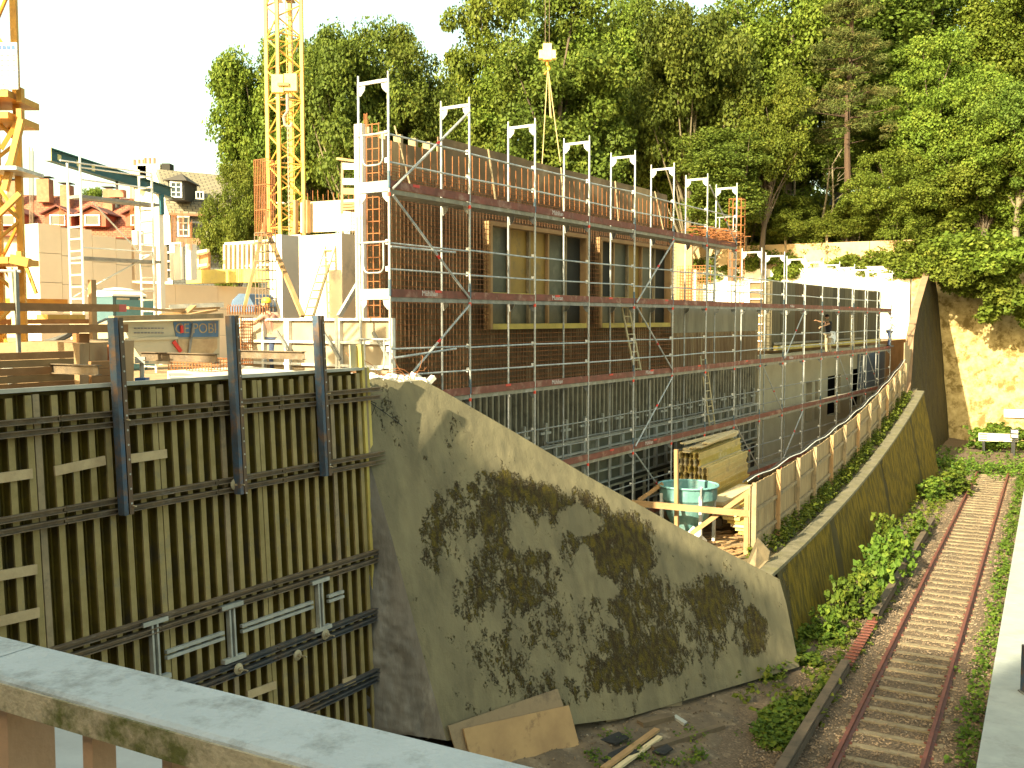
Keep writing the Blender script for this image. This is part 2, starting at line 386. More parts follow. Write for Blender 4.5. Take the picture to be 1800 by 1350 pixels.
# face as a fan-filled fine grid clipped to the outline (rows between left and right outline edge)
left = [q for q in [(640, 668), (636, 765), (690, 950), (735, 1120), (785, 1302)]]
topL = [(640, 668), (672, 664), (700, 672), (742, 668), (770, 682), (900, 757), (1035, 838), (1200, 930), (1370, 1018)]
bot = [(785, 1302), (1100, 1262), (1405, 1172)]
def interp(pts, s):
    d = [0]
    for a, b in zip(pts, pts[1:]): d.append(d[-1] + math.hypot(b[0] - a[0], b[1] - a[1]))
    s *= d[-1]
    for k in range(len(pts) - 1):
        if s <= d[k + 1] + 1e-9:
            f = (s - d[k]) / (d[k + 1] - d[k]); return (pts[k][0] + (pts[k + 1][0] - pts[k][0]) * f, pts[k][1] + (pts[k + 1][1] - pts[k][1]) * f)
    return pts[-1]
rightE = [(1370, 1018), (1382, 1060), (1405, 1172)]
def coons(u, v):
    t0 = interp(bot, u); t1 = interp(topL, u); l = interp(left[::-1], v); r = interp(rightE[::-1], v)
    c00, c10, c01, c11 = bot[0], bot[-1], topL[0], topL[-1]
    q = [(1 - v) * t0[i] + v * t1[i] + (1 - u) * l[i] + u * r[i] - ((1 - u) * (1 - v) * c00[i] + u * (1 - v) * c10[i] + (1 - u) * v * c01[i] + u * v * c11[i]) for i in (0, 1)]
    p = BW(*q)
    e = min(u, 1 - u, v, 1 - v)
    return p + bn * (.02 * noise.noise(p * 1.2) + .012 * noise.noise(p * 5)) * min(1, e * 20)
bt = thing("buttress", "big sloping concrete wing wall with dark moss patches, behind the bridge rail", "buttress", O)
link("wall_face", grid_mesh("wall_face", coons, 220, 120, BUTT, mmask), bt)
back = -V(.669, -.743, 0).normalized() * .75
rim = MB()
topw = [BW(*q) for q in topL]; rw = [BW(*q) for q in rightE]; lw = [BW(*q) for q in left]
for a, b in zip(topw, topw[1:]): rim.quad(a, b, b + back, a + back)
for a, b in zip(rw, rw[1:]): rim.quad(a, b, b + back, a + back)
for a, b in zip(topw, topw[1:]): rim.quad(a + back, b + back, V(b.x + back.x, b.y + back.y, BED), V(a.x + back.x, a.y + back.y, BED))
rim.build("top_edge", mat("edge_concrete", (.46, .42, .3), (.34, .31, .23), 2, .85, .3), bt)
# rough broken end face, left of the corner edge
ROUGH = mat("rough_concrete", (.24, .225, .2), (.14, .135, .125), 2.2, .9, 1.0, stretch=(1, 1, .35), c3=(.32, .31, .28), s3=2, t3=.64)
bk = V(-.86, .3, 0) * 2.4
def rough(a, b):
    q = interp(left[::-1], b); p = BW(*q) + bk * a
    k = min(1, a * 6)
    return p + V(.5, -.8, 0) * k * (.10 * noise.noise(V(p.x * 1.5, p.y * 1.5, p.z * .8)) + .07 * noise.noise(p * 4.5) + .03 * noise.noise(p * 11))
link("rough_end", grid_mesh("rough_end", rough, 50, 160, ROUGH, flip=True), bt)
rb = MB()
for k in range(130):                                   # broken concrete on the crest
    x = 636 + 134 * rnd.random(); q = BW(x, 664 + 14 * rnd.random()) + back * rnd.random() * .9
    s_ = .03 + .09 * rnd.random() ** 2
    X = V(rnd.uniform(-1, 1), rnd.uniform(-1, 1), rnd.uniform(-.4, .4)); Y = V(-X.y, X.x, rnd.uniform(-.3, .3))
    Y = (Y - X * (Y.dot(X) / X.dot(X)))
    rb.box(q + Z * .03, s_ * 1.6, s_, s_ * .7, X, Y)
o = rb.build("rubble", CONCW); o["kind"] = "stuff"; tag(o, "broken white concrete rubble on the crest of the wing wall", "rubble")
st = MB()
for k in range(12):
    q = BW(645 + 110 * rnd.random(), 668) + back * .3
    pts = [q]; d = V(rnd.uniform(-1, 1), rnd.uniform(-.3, .3), .5).normalized()
    for j in range(5): d = (d + V(rnd.uniform(-.5, .5), rnd.uniform(-.5, .5), rnd.uniform(-.6, .3))).normalized(); pts.append(pts[-1] + d * .12)
    st.path(pts, .006, 4)
o = st.build("bent_rebar", RUST); tag(o, "bent cut reinforcing bars sticking out of the broken wall crest", "rebar")
# thin wires hanging over the face
wr = MB(); a = BW(640, 700); wr.path([a, BW(672, 728) + bn * .1, BW(705, 750) + bn * .05], .006, 4); wr.path([a, BW(655, 712) + bn * .12, BW(650, 735) + bn * .02], .006, 4)
tag(wr.build("wire", BLACK), "thin dark wire hanging over the lit corner of the wing wall", "wire")

# --- tall fin buttress at the track end
FB = PZ(1649, 798, BED + .1)
FNn = V(TN.x, TN.y, .1).normalized()
def FP(px, py): return PP(px, py, FB, FNn)
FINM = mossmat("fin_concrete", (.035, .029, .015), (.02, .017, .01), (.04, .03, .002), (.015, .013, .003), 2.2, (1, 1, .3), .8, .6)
out = [(1598, 720), (1604, 640), (1606, 592), (1615, 545), (1629, 496), (1637, 472), (1645, 500), (1653, 535), (1662, 571), (1674, 689), (1683, 772), (1649, 800), (1600, 850)]
def finf(u, v):
    L_ = [(1600, 850), (1598, 720), (1604, 640), (1606, 592), (1615, 545), (1629, 496), (1637, 470)]
    R_ = [(1683, 774), (1674, 689), (1662, 571), (1653, 535), (1645, 500), (1638, 470)]
    def at(E, y):
        for a, b in zip(E, E[1:]):
            if b[1] <= y <= a[1]: return a[0] + (b[0] - a[0]) * (a[1] - y) / (a[1] - b[1])
        return E[-1][0] if y < E[-1][1] else E[0][0]
    y = 850 - 380 * v
    l = at(L_, y); r = at(R_, y); yy = y - (60 * u * (1 - v) if v < .3 else 0)
    p = FP(l + (r - l) * u, y)
    return p + TN * .04 * noise.noise(p * .8)
ft = thing("fin_wall", "tall pointed mossy concrete fin rising at the far end of the track", "buttress", FB)
fm = grid_mesh("wall_face", finf, 60, 120, FINM, lambda u, v, p: .6 + .5 * max(0, u - .35) + .12 * noise.noise(p * .6))
link("wall_face", fm, ft)
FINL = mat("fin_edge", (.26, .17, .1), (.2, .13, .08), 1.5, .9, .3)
fe = MB(); bk2 = -TN * .4
fo = [FP(*q) for q in out]
for a, b in zip(fo[:6], fo[1:6]): fe.quad(a, b, b + bk2, a + bk2)
fo2 = [p + bk2 for p in fo]; fe.quad(*fo2)
fe.build("side_edge", FINL, ft)

# --- end wall
EWM = mat("stained_stone", (.52, .4, .2), (.27, .2, .08), 2.2, .9, .9, c3=(.17, .12, .04), s3=1.5, t3=.55, w3=.05, bscale=6, detail=10)
EWL = mat("pale_render", (.85, .8, .68), (.76, .7, .58), .6, .9, .3, c3=(.34, .28, .17), s3=.35, t3=.66, bscale=5)
def ew(s, z): return ENDW + TN * s + Z * z
g = MB(); g.obox(ew(-3.0, BED - .3), TN * 62, TD * 1.2, Z * (3.3 - BED + .3))
tag(g.build("end_wall", EWM), "tall sunlit stained stone wall closing the end of the track", "wall")
g = MB()
for k in range(9):
    a = -48.1 + 5 * k; h = 3.75 - .0 * k + [0, .05, -.03, .02, 0, .06, 0, -.04, .0][k]
    g.obox(ew(a, YARD - 1), TN * 4.985, TD * .8, Z * (h - YARD + 1))
tag(g.build("rear_wall", EWL), "bright pale rendered wall behind the scaffold, below the hillside fence", "wall")

# --- hillside
LEAFG = mat("forest_floor", (.05, .05, .02), (.03, .03, .015), 2, .95, .6, c3=(.06, .09, .02), s3=1.2, t3=.52)
def hill(a, b):
    s = -75 + 150 * a; t = .9 + 110 * b ** 1.3
    k = max(0, min(1, (s + 55) / 25)); k = k * k * (3 - 2 * k)
    z = 3.2 + .6 * noise.noise(V(s * .1, t * .1, 0)) * min(1, t / 4) + 26 * (t / 60) / (1 + t / 60)
    z = (YARD - .1) * (1 - k) + z * k
    return ENDW + TN * s + TD * t + Z * (z - .1)
me = grid_mesh("hillside", hill, 80, 60, LEAFG); struct("hillside", me, LEAFG)
def hillz(p):
    q = p - ENDW; s = q.dot(TN); t = max(.9, q.dot(TD)); k = max(0, min(1, (s + 55) / 25)); k = k * k * (3 - 2 * k)
    z = 3.2 + 26 * (t / 60) / (1 + t / 60); return (YARD - .1) * (1 - k) + z * k
# hillside fence (tan boards) on top of the rear wall
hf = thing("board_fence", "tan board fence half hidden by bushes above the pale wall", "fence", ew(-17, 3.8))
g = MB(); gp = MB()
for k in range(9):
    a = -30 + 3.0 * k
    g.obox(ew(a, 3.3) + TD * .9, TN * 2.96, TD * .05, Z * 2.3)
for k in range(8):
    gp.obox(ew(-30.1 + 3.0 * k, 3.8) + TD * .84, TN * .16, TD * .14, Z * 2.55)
g.build("boards", mat("fence_tan", (.5, .36, .2), (.4, .27, .14), 1.5, .8, .3), hf); gp.build("posts", TIMBO, hf)

# --- railway track: rails + sleepers, third rail, platform
tr = thing("railway_track", "rusty single railway track with pale sleepers running to a buffer", "railway track", T(0, 0, ZR))
def railprof(s0, mb, t0, t1):
    pr = [(-.075, -.17), (.075, -.17), (.075, -.155), (.012, -.13), (.012, -.045), (.036, -.03), (.036, 0), (-.036, 0), (-.036, -.03), (-.012, -.045), (-.012, -.13), (-.075, -.155)]
    A = [T(s0 + x, t0, ZR + z) for x, z in pr]; Bq = [T(s0 + x, t1, ZR + z) for x, z in pr]
    mb.hexa(A[::-1], Bq[::-1])
tend = 41.5
for s0 in (0, GA):
    m_ = MB(); railprof(s0, m_, -13, tend); m_.build("rail", RAIL, tr)
SLP = mat("sleeper_wood", (.28, .225, .14), (.17, .135, .085), 5, .9, .4, stretch=(1, 1, 1), c3=(.2, .16, .11), s3=3, t3=.6)
sl = MB(); c0 = T(GA / 2, 0, ZR - .245)
sl.box(c0 + Z * .02, 2.35, .19, .12, TN, TD)
for s0 in (0, GA):
    sl.box(T(s0, 0, ZR - .178), .34, .17, .014, TN, TD)
sme = None
k = 0; t = -1.8
while t < tend and k < 75:
    if sme is None: o = sl.build("sleeper", SLP, tr); sme = o.data; o.location = o.location + TD * t
    else: link("sleeper", sme, tr, loc=TD * t + Z * rnd.uniform(-.01, .008))
    o = tr.children[-1] if False else o
    t += .7; k += 1
# chairs/spikes by the rails
ck = MB(); t = -1.8
while t < tend:
    for s0 in (0, GA):
        for d in (-.1, .1): ck.box(T(s0 + d, t, ZR - .16), .05, .06, .05, TN, TD)
    t += .7
ck.build("rail_clips", RAIL, tr)["kind"] = "stuff"
# third rail with wooden cover
c3 = thing("conductor_rail", "side conductor rail under a weathered timber cover board left of the track", "conductor rail", T(-.85, 0, ZR))
WB = mat("weathered_board", (.13, .095, .065), (.085, .065, .045), 3, .85, .4, c3=(.06, .05, .035), s3=2.5, t3=.6)
TA = PZ(1362, 1350, ZR + .28); sA = (TA - T0).dot(TN)
segs = [(-9, 5.4), (5.5, 9.6), (9.7, 17.2), (17.3, 24.5)]
for i, (a, b) in enumerate(segs):
    m_ = MB()
    if i == 1:                                         # board missing, slats show
        for q in range(16): m_.obox(T(sA - .05, a + .25 * q, ZR + .12), TN * .26, TD * .1, Z * .03)
        m_.build("bracket", RAIL, c3); continue
    m_.obox(T(sA - .02, a, ZR + .24), TN * .19, TD * (b - a - .03), Z * .045); m_.build("cover_board", WB, c3)
    m_ = MB(); m_.obox(T(sA + .14, a, ZR + .04), TN * .03, TD * (b - a - .03), Z * .16); m_.build("side_board", WB, c3)
m_ = MB(); m_.obox(T(sA + .02, -10, ZR - .02), TN * .09, TD * 35, Z * .12); m_.build("rail", RAIL, c3)
m_ = MB()
for q in range(16): m_.obox(T(sA + .0, -9 + q * 2.2, ZR - .3), TN * .12, TD * .12, Z * .28)
m_.build("supports", RAIL, c3)
# platform with edge slabs
ZP = -7.6
pA = PZ(1716, 1350, ZP); sP = (pA - T0).dot(TN)
PLAT = mat("platform_slab", (.34, .36, .35), (.28, .3, .29), 2, .8, .25, c3=(.24, .25, .24), s3=1.2, t3=.62)
g = MB()
for k in range(62):
    g.obox(T(sP, -14 + k, ZP - .14), TN * 1.6, TD * .988, Z * .14)
pm = thing("platform", "grey slab-edged station platform running along the right of the track", "platform", T(sP, 0, ZP))
g.build("edge_slabs", PLAT, pm)
g = MB(); g.obox(T(sP + .15, -14, BED - .2), TN * 12, TD * 62, Z * (ZP - .145 - BED + .2)); g.build("base", CONCD, pm)
g = MB()
for k in range(16):
    for j in range(62): pass
g.obox(T(sP + 1.61, -14, ZP - .12), TN * 10, TD * 62, Z * .12); g.build("paving", PLAT, pm)
g = MB()
q = PZ(1801, 1222, ZP)
pb = thing("platform_post", "dark blue post standing near the platform edge at the picture border", "post", q)
MB().obox(q - V(.02, 0, 0), V(.24, 0, 0), V(0, .24, 0), Z * .03).build("base", GALVD, pb)
MB().obox(q + V(.02, .02, .03), V(.2, 0, 0), V(0, .2, 0), Z * .95).build("post_body", STEELB, pb)

# gravel stones scattered over the bed
def stones(name, n_, fn, smin, smax, m, label, cat):
    vs = []; fs = []
    for k in range(n_):
        p = fn(); r = rnd.uniform(smin, smax); i = len(vs)
        a = rnd.random() * 6.28; 
        X = V(math.cos(a), math.sin(a), rnd.uniform(-.3, .3)) * r; Y = V(-math.sin(a), math.cos(a), rnd.uniform(-.3, .3)) * r * rnd.uniform(.5, .9); Zz = V(0, 0, 1) * r * rnd.uniform(.4, .8)
        p = p + Zz * .4
        for q in (X + Y * .4, Y - X * .3, -X - Y * .3, -Y + X * .3, X * .3 + Zz, -X * .4 + Zz * .9): vs.append(tuple(p + q))
        fs += [(i, i + 1, i + 4), (i + 1, i + 5, i + 4), (i + 1, i + 2, i + 5), (i + 2, i + 3, i + 5), (i + 3, i + 4, i + 5), (i + 3, i, i + 4)]
    me = bpy.data.meshes.new(name); me.from_pydata(vs, [], fs); me.materials.append(m)
    o = link(name, me); o["kind"] = "stuff"; tag(o, label, cat); return o
STN = mat("ballast_stone", (.3, .21, .135), (.1, .075, .052), 3.5, .9, 0, c3=(.42, .37, .3), s3=5, t3=.63)
def gp_():
    while True:
        s = rnd.uniform(-1.6, sP - .1); t = 45 * rnd.random() ** 1.7 - 2.5
        tt = (t + 1.8) % .7
        if -.3 < s < GA + .3 and (tt < .1 or tt > .6) and rnd.random() < .88: continue
        return T(s, t, bedz(s, t) + rnd.uniform(0, .05))
stones("gravel", 24000, gp_, .012, .034, STN, "loose ballast gravel around the sleepers", "gravel")
# ================================================================ NEAR BALUSTRADE of the bridge
BR = TN.copy()                                         # railing runs square to the track
def Rz(px, py, z): return PZ(px, py, z)
zt = -.62
ra = PZ(0, 1116, zt); rb_ = PZ(955, 1350, zt); rdir = (rb_ - ra).normalized(); rper = V(rdir.y, -rdir.x, 0)
if rper.y > 0: rper = -rper                            # towards the camera
wd = (PZ(0, 1193, zt) - ra).dot(rper)
COP = mat("coping_stone", (.46, .48, .49), (.35, .37, .375), 2.2, .9, .3, c3=(.2, .205, .19), s3=9, t3=.6, w3=.1, bscale=90, detail=9)
MOSF = mat("mossy_stone", (.44, .36, .24), (.32, .26, .17), 6, .9, .5, c3=(.1, .1, .025), s3=7, t3=.53, w3=.07, bscale=50)
BRN = mat("brown_baluster", (.42, .26, .155), (.36, .22, .13), 6, .8, .15, bscale=60)
rl = thing("balustrade", "bridge balustrade with pale stone coping and brown balusters in the lower corner", "balustrade", ra)
for (a, b) in ((-1.6, .0175 + .1), (.122, 2.6)):
    m_ = MB(); p = ra + rdir * a; L_ = (b - a)
    # rounded-edge coping
    prof = [(0, -.034), (0, -.006), (.006, 0), (wd - .012, 0), (wd - .003, -.004), (wd, -.012), (wd, -.034)]
    m_.hexa([p + rper * x + Z * z for x, z in prof], [p + rdir * L_ + rper * x + Z * z for x, z in prof]); m_.build("coping", COP, rl)
m_ = MB(); p = ra - rdir * 1.6 + rper * .012 - Z * .054
m_.obox(p, rdir * 4.2, rper * (wd - .008), Z * .0195); m_.build("under_moulding", MOSF, rl)
fm_ = MB(); p = ra - rdir * 1.6 + rper * (wd + .0005) - Z * .0345
fm_.obox(p, rdir * 4.2, rper * .004, Z * .028); fm_.build("coping_front", MOSF, rl)
zb = zt - .054
q0 = PZ(10, 1262, zb); s0 = (q0 - ra).dot(rdir)
bal = MB(); k = 0
bx = [(-.32, .17), (-.11 , .05)]
bp = MB()
def balu(px0, px1, name):
    a = (PZ(px0, 1275, zb) - ra); s_a = 0
    # intersect the baluster plane (front at wd-.03) with the pixel columns
    pl = ra + rper * (wd - .03)
    A = PP(px0, 1300, pl, rper); C = PP(px1, 1300, pl, rper)
    sa, sc = (A - ra).dot(rdir), (C - ra).dot(rdir)
    m_ = MB(); m_.obox(ra + rdir * sa + rper * .05 - Z * .674, rdir * (sc - sa), rper * (wd - .08), Z * .62); return m_.build(name, BRN, rl)
def balu2(p0, p1, p2):
    pl = ra + rper * (wd - .035); A = PP(p0, 1300, pl, rper); C = PP(p1, 1300, pl, rper); sa, sc = (A - ra).dot(rdir), (C - ra).dot(rdir)
    c = V(C.x, C.y, 0); r_ = (p2 - 900) / F / .985; d = min(.115, abs((c.x - r_ * c.y) / (-rper.x + r_ * rper.y)))
    MB().obox(ra + rdir * sa + rper * (wd - .035) - Z * .674, rdir * (sc - sa), -rper * d, Z * .62).build("baluster", BRN, rl)
for q_ in ((-60, 14, 88), (145, 162, 196), (284, 302, 335), (418, 436, 468)): balu2(*q_)
m_ = MB(); m_.obox(ra - rdir * 1.6 - Z * .805, rdir * 4.2, rper * wd, Z * .13); m_.build("bottom_rail", BRN, rl)
# bridge deck and outer ledge
DKM = mat("bridge_concrete", (.38, .38, .37), (.3, .3, .29), 2, .85, .2)
g = MB(); pc = ra - rdir * 40 - rper * 1.35 - Z * 1.5; g.obox(pc, rdir * 90, rper * 9, Z * .5); o = struct("bridge_deck", g, DKM)

# ================================================================ NEAR TIMBER-BEAM FORMWORK
F0 = PY(645, 648, 17.2); FD = (-U); FN_ = N.copy()
FD = V(-.53, -.848, 0).normalized(); FN_ = V(.848, -.53, 0).normalized()
lean = .05
FPN = (FN_ + Z * lean).normalized()
FZ = (V(0, 0, 1) - FPN * FPN.z).normalized()           # up along the leaning face
def Fp(t, d, o_): return F0 + FD * t + FZ * d + FPN * o_ # t to the left, d up (negative down), o_ outwards
def Fd(px, py):                                        # (t,d) on the face for a photo pixel
    p = PP(px, py, F0, FPN); return (p - F0).dot(FD), (p - F0).dot(FZ)
fw = thing("beam_formwork", "large dark timber-beam wall formwork with steel walers in the near shade", "formwork", Fp(0, -7, 0))
FL = 9.6; FH = 8.0
m_ = MB(); m_.obox(Fp(.16, -FH, -.26), FD * FL, FZ * FH, FPN * .03); m_.build("face_sheet", FACEP, fw)
m_ = MB(); m_.obox(Fp(.10, -.02, -.25), FD * FL, FZ * .05, FPN * .27); m_.build("top_plank", mat("grey_plank", (.46, .44, .38), (.34, .33, .28), 3, .8, .2), fw)
joints = [Fd(x, 900)[0] for x in (463, 286, 68)]
ts = []; 
bounds = [.2] + joints + [joints[-1] + (joints[-1] - joints[-2]) , joints[-1] + 2 * (joints[-1] - joints[-2])]
for a, b in zip(bounds, bounds[1:]):
    n_ = max(3, round((b - a) / .215))
    for k in range(n_): ts.append(a + .05 + (b - a - .1) * k / (n_ - 1))
BEAMD = mat("beam_flange_dark", (.3, .27, .2), (.2, .18, .13), 3, .75, .25, c3=(.12, .1, .07), s3=2.2, t3=.6)
lets = []
for k, t in enumerate(ts):
    if t > FL: continue
    m_ = MB(); h = FH - .07 + rnd.uniform(-.03, .03)
    m_.obox(Fp(t - .042, -FH, -.03), FD * .084, FZ * (h), FPN * .034)
    b_ = m_.build("beam", BEAMF if rnd.random() < .8 else TIMBO, fw)
    m_ = MB(); m_.obox(Fp(t - .014, -FH, -.195), FD * .028, FZ * h, FPN * .163); m_.obox(Fp(t - .036, -FH, -.229), FD * .072, FZ * h, FPN * .034); m_.build("beam_web", BEAMW, b_)
    px, py = proj(Fp(t, -2.6, 0))
    if 320 < px < 610: lets.append((t, b_))
for i, (t, b_) in enumerate(lets):                     # stencilled marks on the webs
    d_ = Fd(proj(Fp(t, 0, 0))[0], 1010 - (proj(Fp(t, 0, 0))[0] - 320) * .23)[1]
    text("doka H20 N", Fp(t - .0162, d_ + .35, -.11), FZ, FPN * 1, .085, BLACK, b_, .0005)
def waler(d, t0, t1, name="waler", m=STEELR, dep=.1):
    for dz in (.045, -.095):
        m_ = MB(); m_.obox(Fp(t0, d + dz, .006), FD * (t1 - t0), FZ * .012, FPN * dep)
        m_.obox(Fp(t0, d + dz + .062, .006), FD * (t1 - t0), FZ * .012, FPN * dep)
        m_.obox(Fp(t0, d + dz + .0122, .03), FD * (t1 - t0), FZ * .0496, FPN * .014)
        m_.build(name, m, fw)
wy = [(642, 694), (649, 808), (653, 979), (657, 1080), (657, 1187)]
wd_ = [Fd(*q)[1] for q in wy]
for i, d in enumerate(wd_):
    cuts = [-.28, joints[0] - .4, joints[1] - .9, joints[2] - .3, 9.4] if i < 2 else [-.3, joints[0] - .1, joints[1] + .2, joints[2], 9.4]
    for a, b in zip(cuts, cuts[1:]): waler(d, a + .01, b - .01, m=STEELR if i < 3 else mat("blue_brown_steel", (.1, .1, .1), (.06, .065, .075), 3, .6, .2, .2, c3=(.17, .12, .08), s3=2.5, t3=.56))
# lower concrete-side waler between the two and the grey H brackets
d34 = (wd_[2] * .46 + wd_[3] * .54)
dm = Fd(430, 1102)[1]
for px, py in ((268, 1142), (403, 1110), (558, 1062)):
    t, d = Fd(px, py); m_ = MB()
    for dt in (-.05, .03): m_.obox(Fp(t + dt, d - .38, .012), FD * .03, FZ * .76, FPN * .08)
    for dd in (-.42, .36): m_.obox(Fp(t - .2, d + dd, .02), FD * .4, FZ * .06, FPN * .09)
    m_.build("tie_bracket", GREYP, fw)
dws = [Fd(px, py)[1] for px, py in ((430, 1102), (600, 1052))]
for a, b in ((600, 575), (545, 420), (386, 285)):
    ta, tb = Fd(a, 1060)[0], Fd(b, 1100)[0]
    for dd in (.02, -.06): MB().obox(Fp(ta, dm + dd, .015), FD * (tb - ta), FZ * .045, FPN * .06).build("waler", GREYP, fw)
# disc nuts
for px, py in ((202, 738), (403, 715), (556, 692), (213, 888), (404, 851), (560, 820), (410, 1174), (563, 1114), (514, 1150)):
    t, d = Fd(px, py); m_ = MB(); m_.lathe(Fp(t, d, .105), [(.085, 0), (.085, .012), (.05, .03), (.03, .03), (.03, .08), (.012, .08), (.012, .2)], 14, FPN)
    m_.build("tie_nut", mat("tie_nut_steel", (.42, .36, .24), (.28, .23, .15), 8, .6, .1, .2), fw)
# nailed boards
for (x0, y0, x1, y1) in ((-60, 848, 54, 832), (93, 828, 182, 809), (214, 808, 290, 797), (-40, 1018, 62, 1000), (-40, 1100, 66, 1076), (432, 1222, 482, 1203), (600, 1200, 622, 1192)):
    t0, d0 = Fd(x0, y0); t1, d1 = Fd(x1, y1); a = Fp(t0, d0, .03); b = Fp(t1, d1, .03)
    m_ = MB(); m_.bar(a, b, .03, .12, FZ); m_.build("nailed_board", mat("cleat_board", (.5, .38, .22), (.38, .28, .16), 4, .8, .2), fw)
# double-channel posts rising above the edge, with bracket arms and blue props behind
for i, (px, ytop, ybot, arm) in enumerate(((190, 560, 905, (18, 640)), (396, 556, 868, (250, 620)), (548, 556, 836, (412, 616)))):
    t0, dA = Fd(px, 648); _, dT = Fd(px - 4, ytop); _, dB = Fd(px + 8, ybot)
    for j, dt in enumerate((-.085, .045)):
        m_ = MB(); m_.obox(Fp(t0 + dt, dB, .115), FD * .012, FZ * (dT - dB), FPN * .13)
        m_.obox(Fp(t0 + dt + (.0122 if j == 0 else -.0502), dB, .115), FD * .05, FZ * (dT - dB), FPN * .01)
        m_.obox(Fp(t0 + dt + (.0122 if j == 0 else -.0502), dB, .235), FD * .05, FZ * (dT - dB), FPN * .01)
        m_.build("post", STEELB if j == 1 else mat("rust_steel2", (.15, .09, .055), (.09, .07, .05), 4, .7, .2, .2), fw)
    ho = MB()
    for q in range(18):
        d_ = dT - .12 - q * .19
        if d_ > dB: ho.lathe(Fp(t0 - .06, d_, .2452), [(.014, 0), (.014, .002)], 8, FPN)
    ho.build("bolt_heads", GREYP, fw)
    a = Fp(t0 + .1, Fd(px, arm[1] + 2)[1], -.05)
    b = PP(arm[0], arm[1], a, V(FD.y, -FD.x, 0)) if False else a + (FD * 1.55 - FN_ * .35)
    # arm reaches back to the left towards the yard
    rr_ = (arm[0] - 900) / F / .998; Lb = (a.x - rr_ * a.y) / (.848 + rr_ * .53); b = a - V(.848, -.53, 0) * Lb; b.z = a.z + .0
    m_ = MB(); m_.bar(a, b, .09, .012); m_.bar(a - Z * .12, b - Z * .12, .09, .012); m_.bar(a - Z * .06, b - Z * .06, .014, .118)
    m_.build("bracket_arm", STEELR, fw)
    if i < 2:
        e = b - Z * .12; m_ = MB(); m_.tube(e, e - Z * .28, .035, 8); m_.box(e, .16, .16, .1); m_.build("prop_head", GREYP, fw)
        m_ = MB(); m_.box(e - Z * .75, .17, .17, .95); m_.build("prop", BLUE, fw)
# right-hand edge: stacked vertical timbers, yellow-topped post, stop-end blocks
for k, (dt, m, top) in enumerate(((.11, TIMBY, .42), (.03, TIMBO, .02), (-.06, TIMBY, .02), (-.13, TIMB, -1.4))):
    m_ = MB(); m_.obox(Fp(dt - .035, -FH, -.12 - .02 * k), FD * .068, FZ * (FH + top), FPN * .13); m_.build("edge_timber", m, fw)
m_ = MB(); m_.obox(Fp(.17, .0, -.1), FD * .16, FZ * .42, FPN * .03); m_.build("edge_plate", mat("ochre_plate", (.42, .38, .25), (.3, .26, .15), 3, .7, .2), fw)
for k in range(13):
    _, d = Fd(645, 880 + 33 * k); m_ = MB()
    a = Fp(-.19, d, -.02); m_.bar(a, a + FZ * .17 - FD * .075, .045, .03); m_.bar(a + FZ * .2, a + FZ * .2 - FD * .09, .045, .03); m_.bar(a + FZ * .02 - FD * .0, a + FZ * .2, .045, .03)
    m_.build("stop_block", TIMB, fw)

# ================================================================ SCAFFOLD
U = V(1.40375718, 2.15275771, 0).normalized(); N = V(U.y, -U.x, 0); B0 = V(-2.2825, 18.6634, 0)
SW = .73
sc = thing("facade_scaffold", "long galvanised facade scaffold with maroon toe boards before the unfinished wall", "scaffold", B(0, 0, -1.58))
NF = 17
def base_z(k): return SITE if k > 0 else -1.58
def frame_mesh():
    m_ = MB()
    for w_ in (0, -SW):
        m_.tube(N * w_, N * w_ + Z * 1.98, .024, 8)
        m_.tube(N * w_ + Z * 1.98, N * w_ + Z * 2.12, .019, 6)
    m_.bar(N * -.02 + Z * 1.96, N * (-SW + .02) + Z * 1.96, .05, .06)
    for w_, s_ in ((-.02, -1), (-SW + .02, 1)):
        m_.prism([N * w_ + Z * 1.93, N * (w_ + s_ * .15) + Z * 1.93, N * (w_ + s_ * .13) + Z * 1.83, N * (w_ + s_ * .04) + Z * 1.74, N * w_ + Z * 1.74], U * .012)
    me = bpy.data.meshes.new("frame"); me.from_pydata(m_.v, [], m_.f); me.materials.append(GALV); me.update(); return me
fme = frame_mesh()
jm = MB()
jm.tube(Z * 0, Z * .3, .029, 8); jme = bpy.data.meshes.new("painted_joint"); jme.from_pydata(jm.v, [], jm.f); jme.materials.append(mat("joint_blue", (.06, .14, .22), (.12, .14, .15), 6, .6, .1, .2)); jme.update()
cm_ = MB(); cm_.tube(Z * -.16, Z * -.09, .031, 8); cme = bpy.data.meshes.new("red_ring"); cme.from_pydata(cm_.v, [], cm_.f); cme.materials.append(mat("red_ring", (.8, .1, .06), (.7, .08, .05), 6, .5, 0)); cme.update()
wl_ = MB()
wl_.box(N * -.05 + Z * .5, .03, .07, .09, U, N)
wme = bpy.data.meshes.new("wedge_lock"); wme.from_pydata(wl_.v, [], wl_.f); wme.materials.append(WHITE); wme.update()
for k in range(NF):
    for li, z0 in enumerate([-5.58, -3.58, -1.58, .42, 2.42]):
        if li == 4 and k > 7: continue
        if k == 0 and li < 2: continue
        o = link("frame", fme, sc, loc=B(BAY * k, 0, z0 + .02))
        if li > 0 and rnd.random() < .8:
            j = link("painted_joint", jme, o)
        if rnd.random() < .85: link("red_ring", cme, o)
        link("wedge_lock", wme, o); link("wedge_lock", wme, o, loc=Z * .5)
    if k > 0:
        m_ = MB()
        for w_ in (0, -SW): m_.tube(B(BAY * k, w_, SITE - .3), B(BAY * k, w_, -5.56), .022, 6); m_.box(B(BAY * k, w_, SITE + .04), .15, .15, .01)
        m_.build("base_jack", GALVD, sc)
top_rail = -1
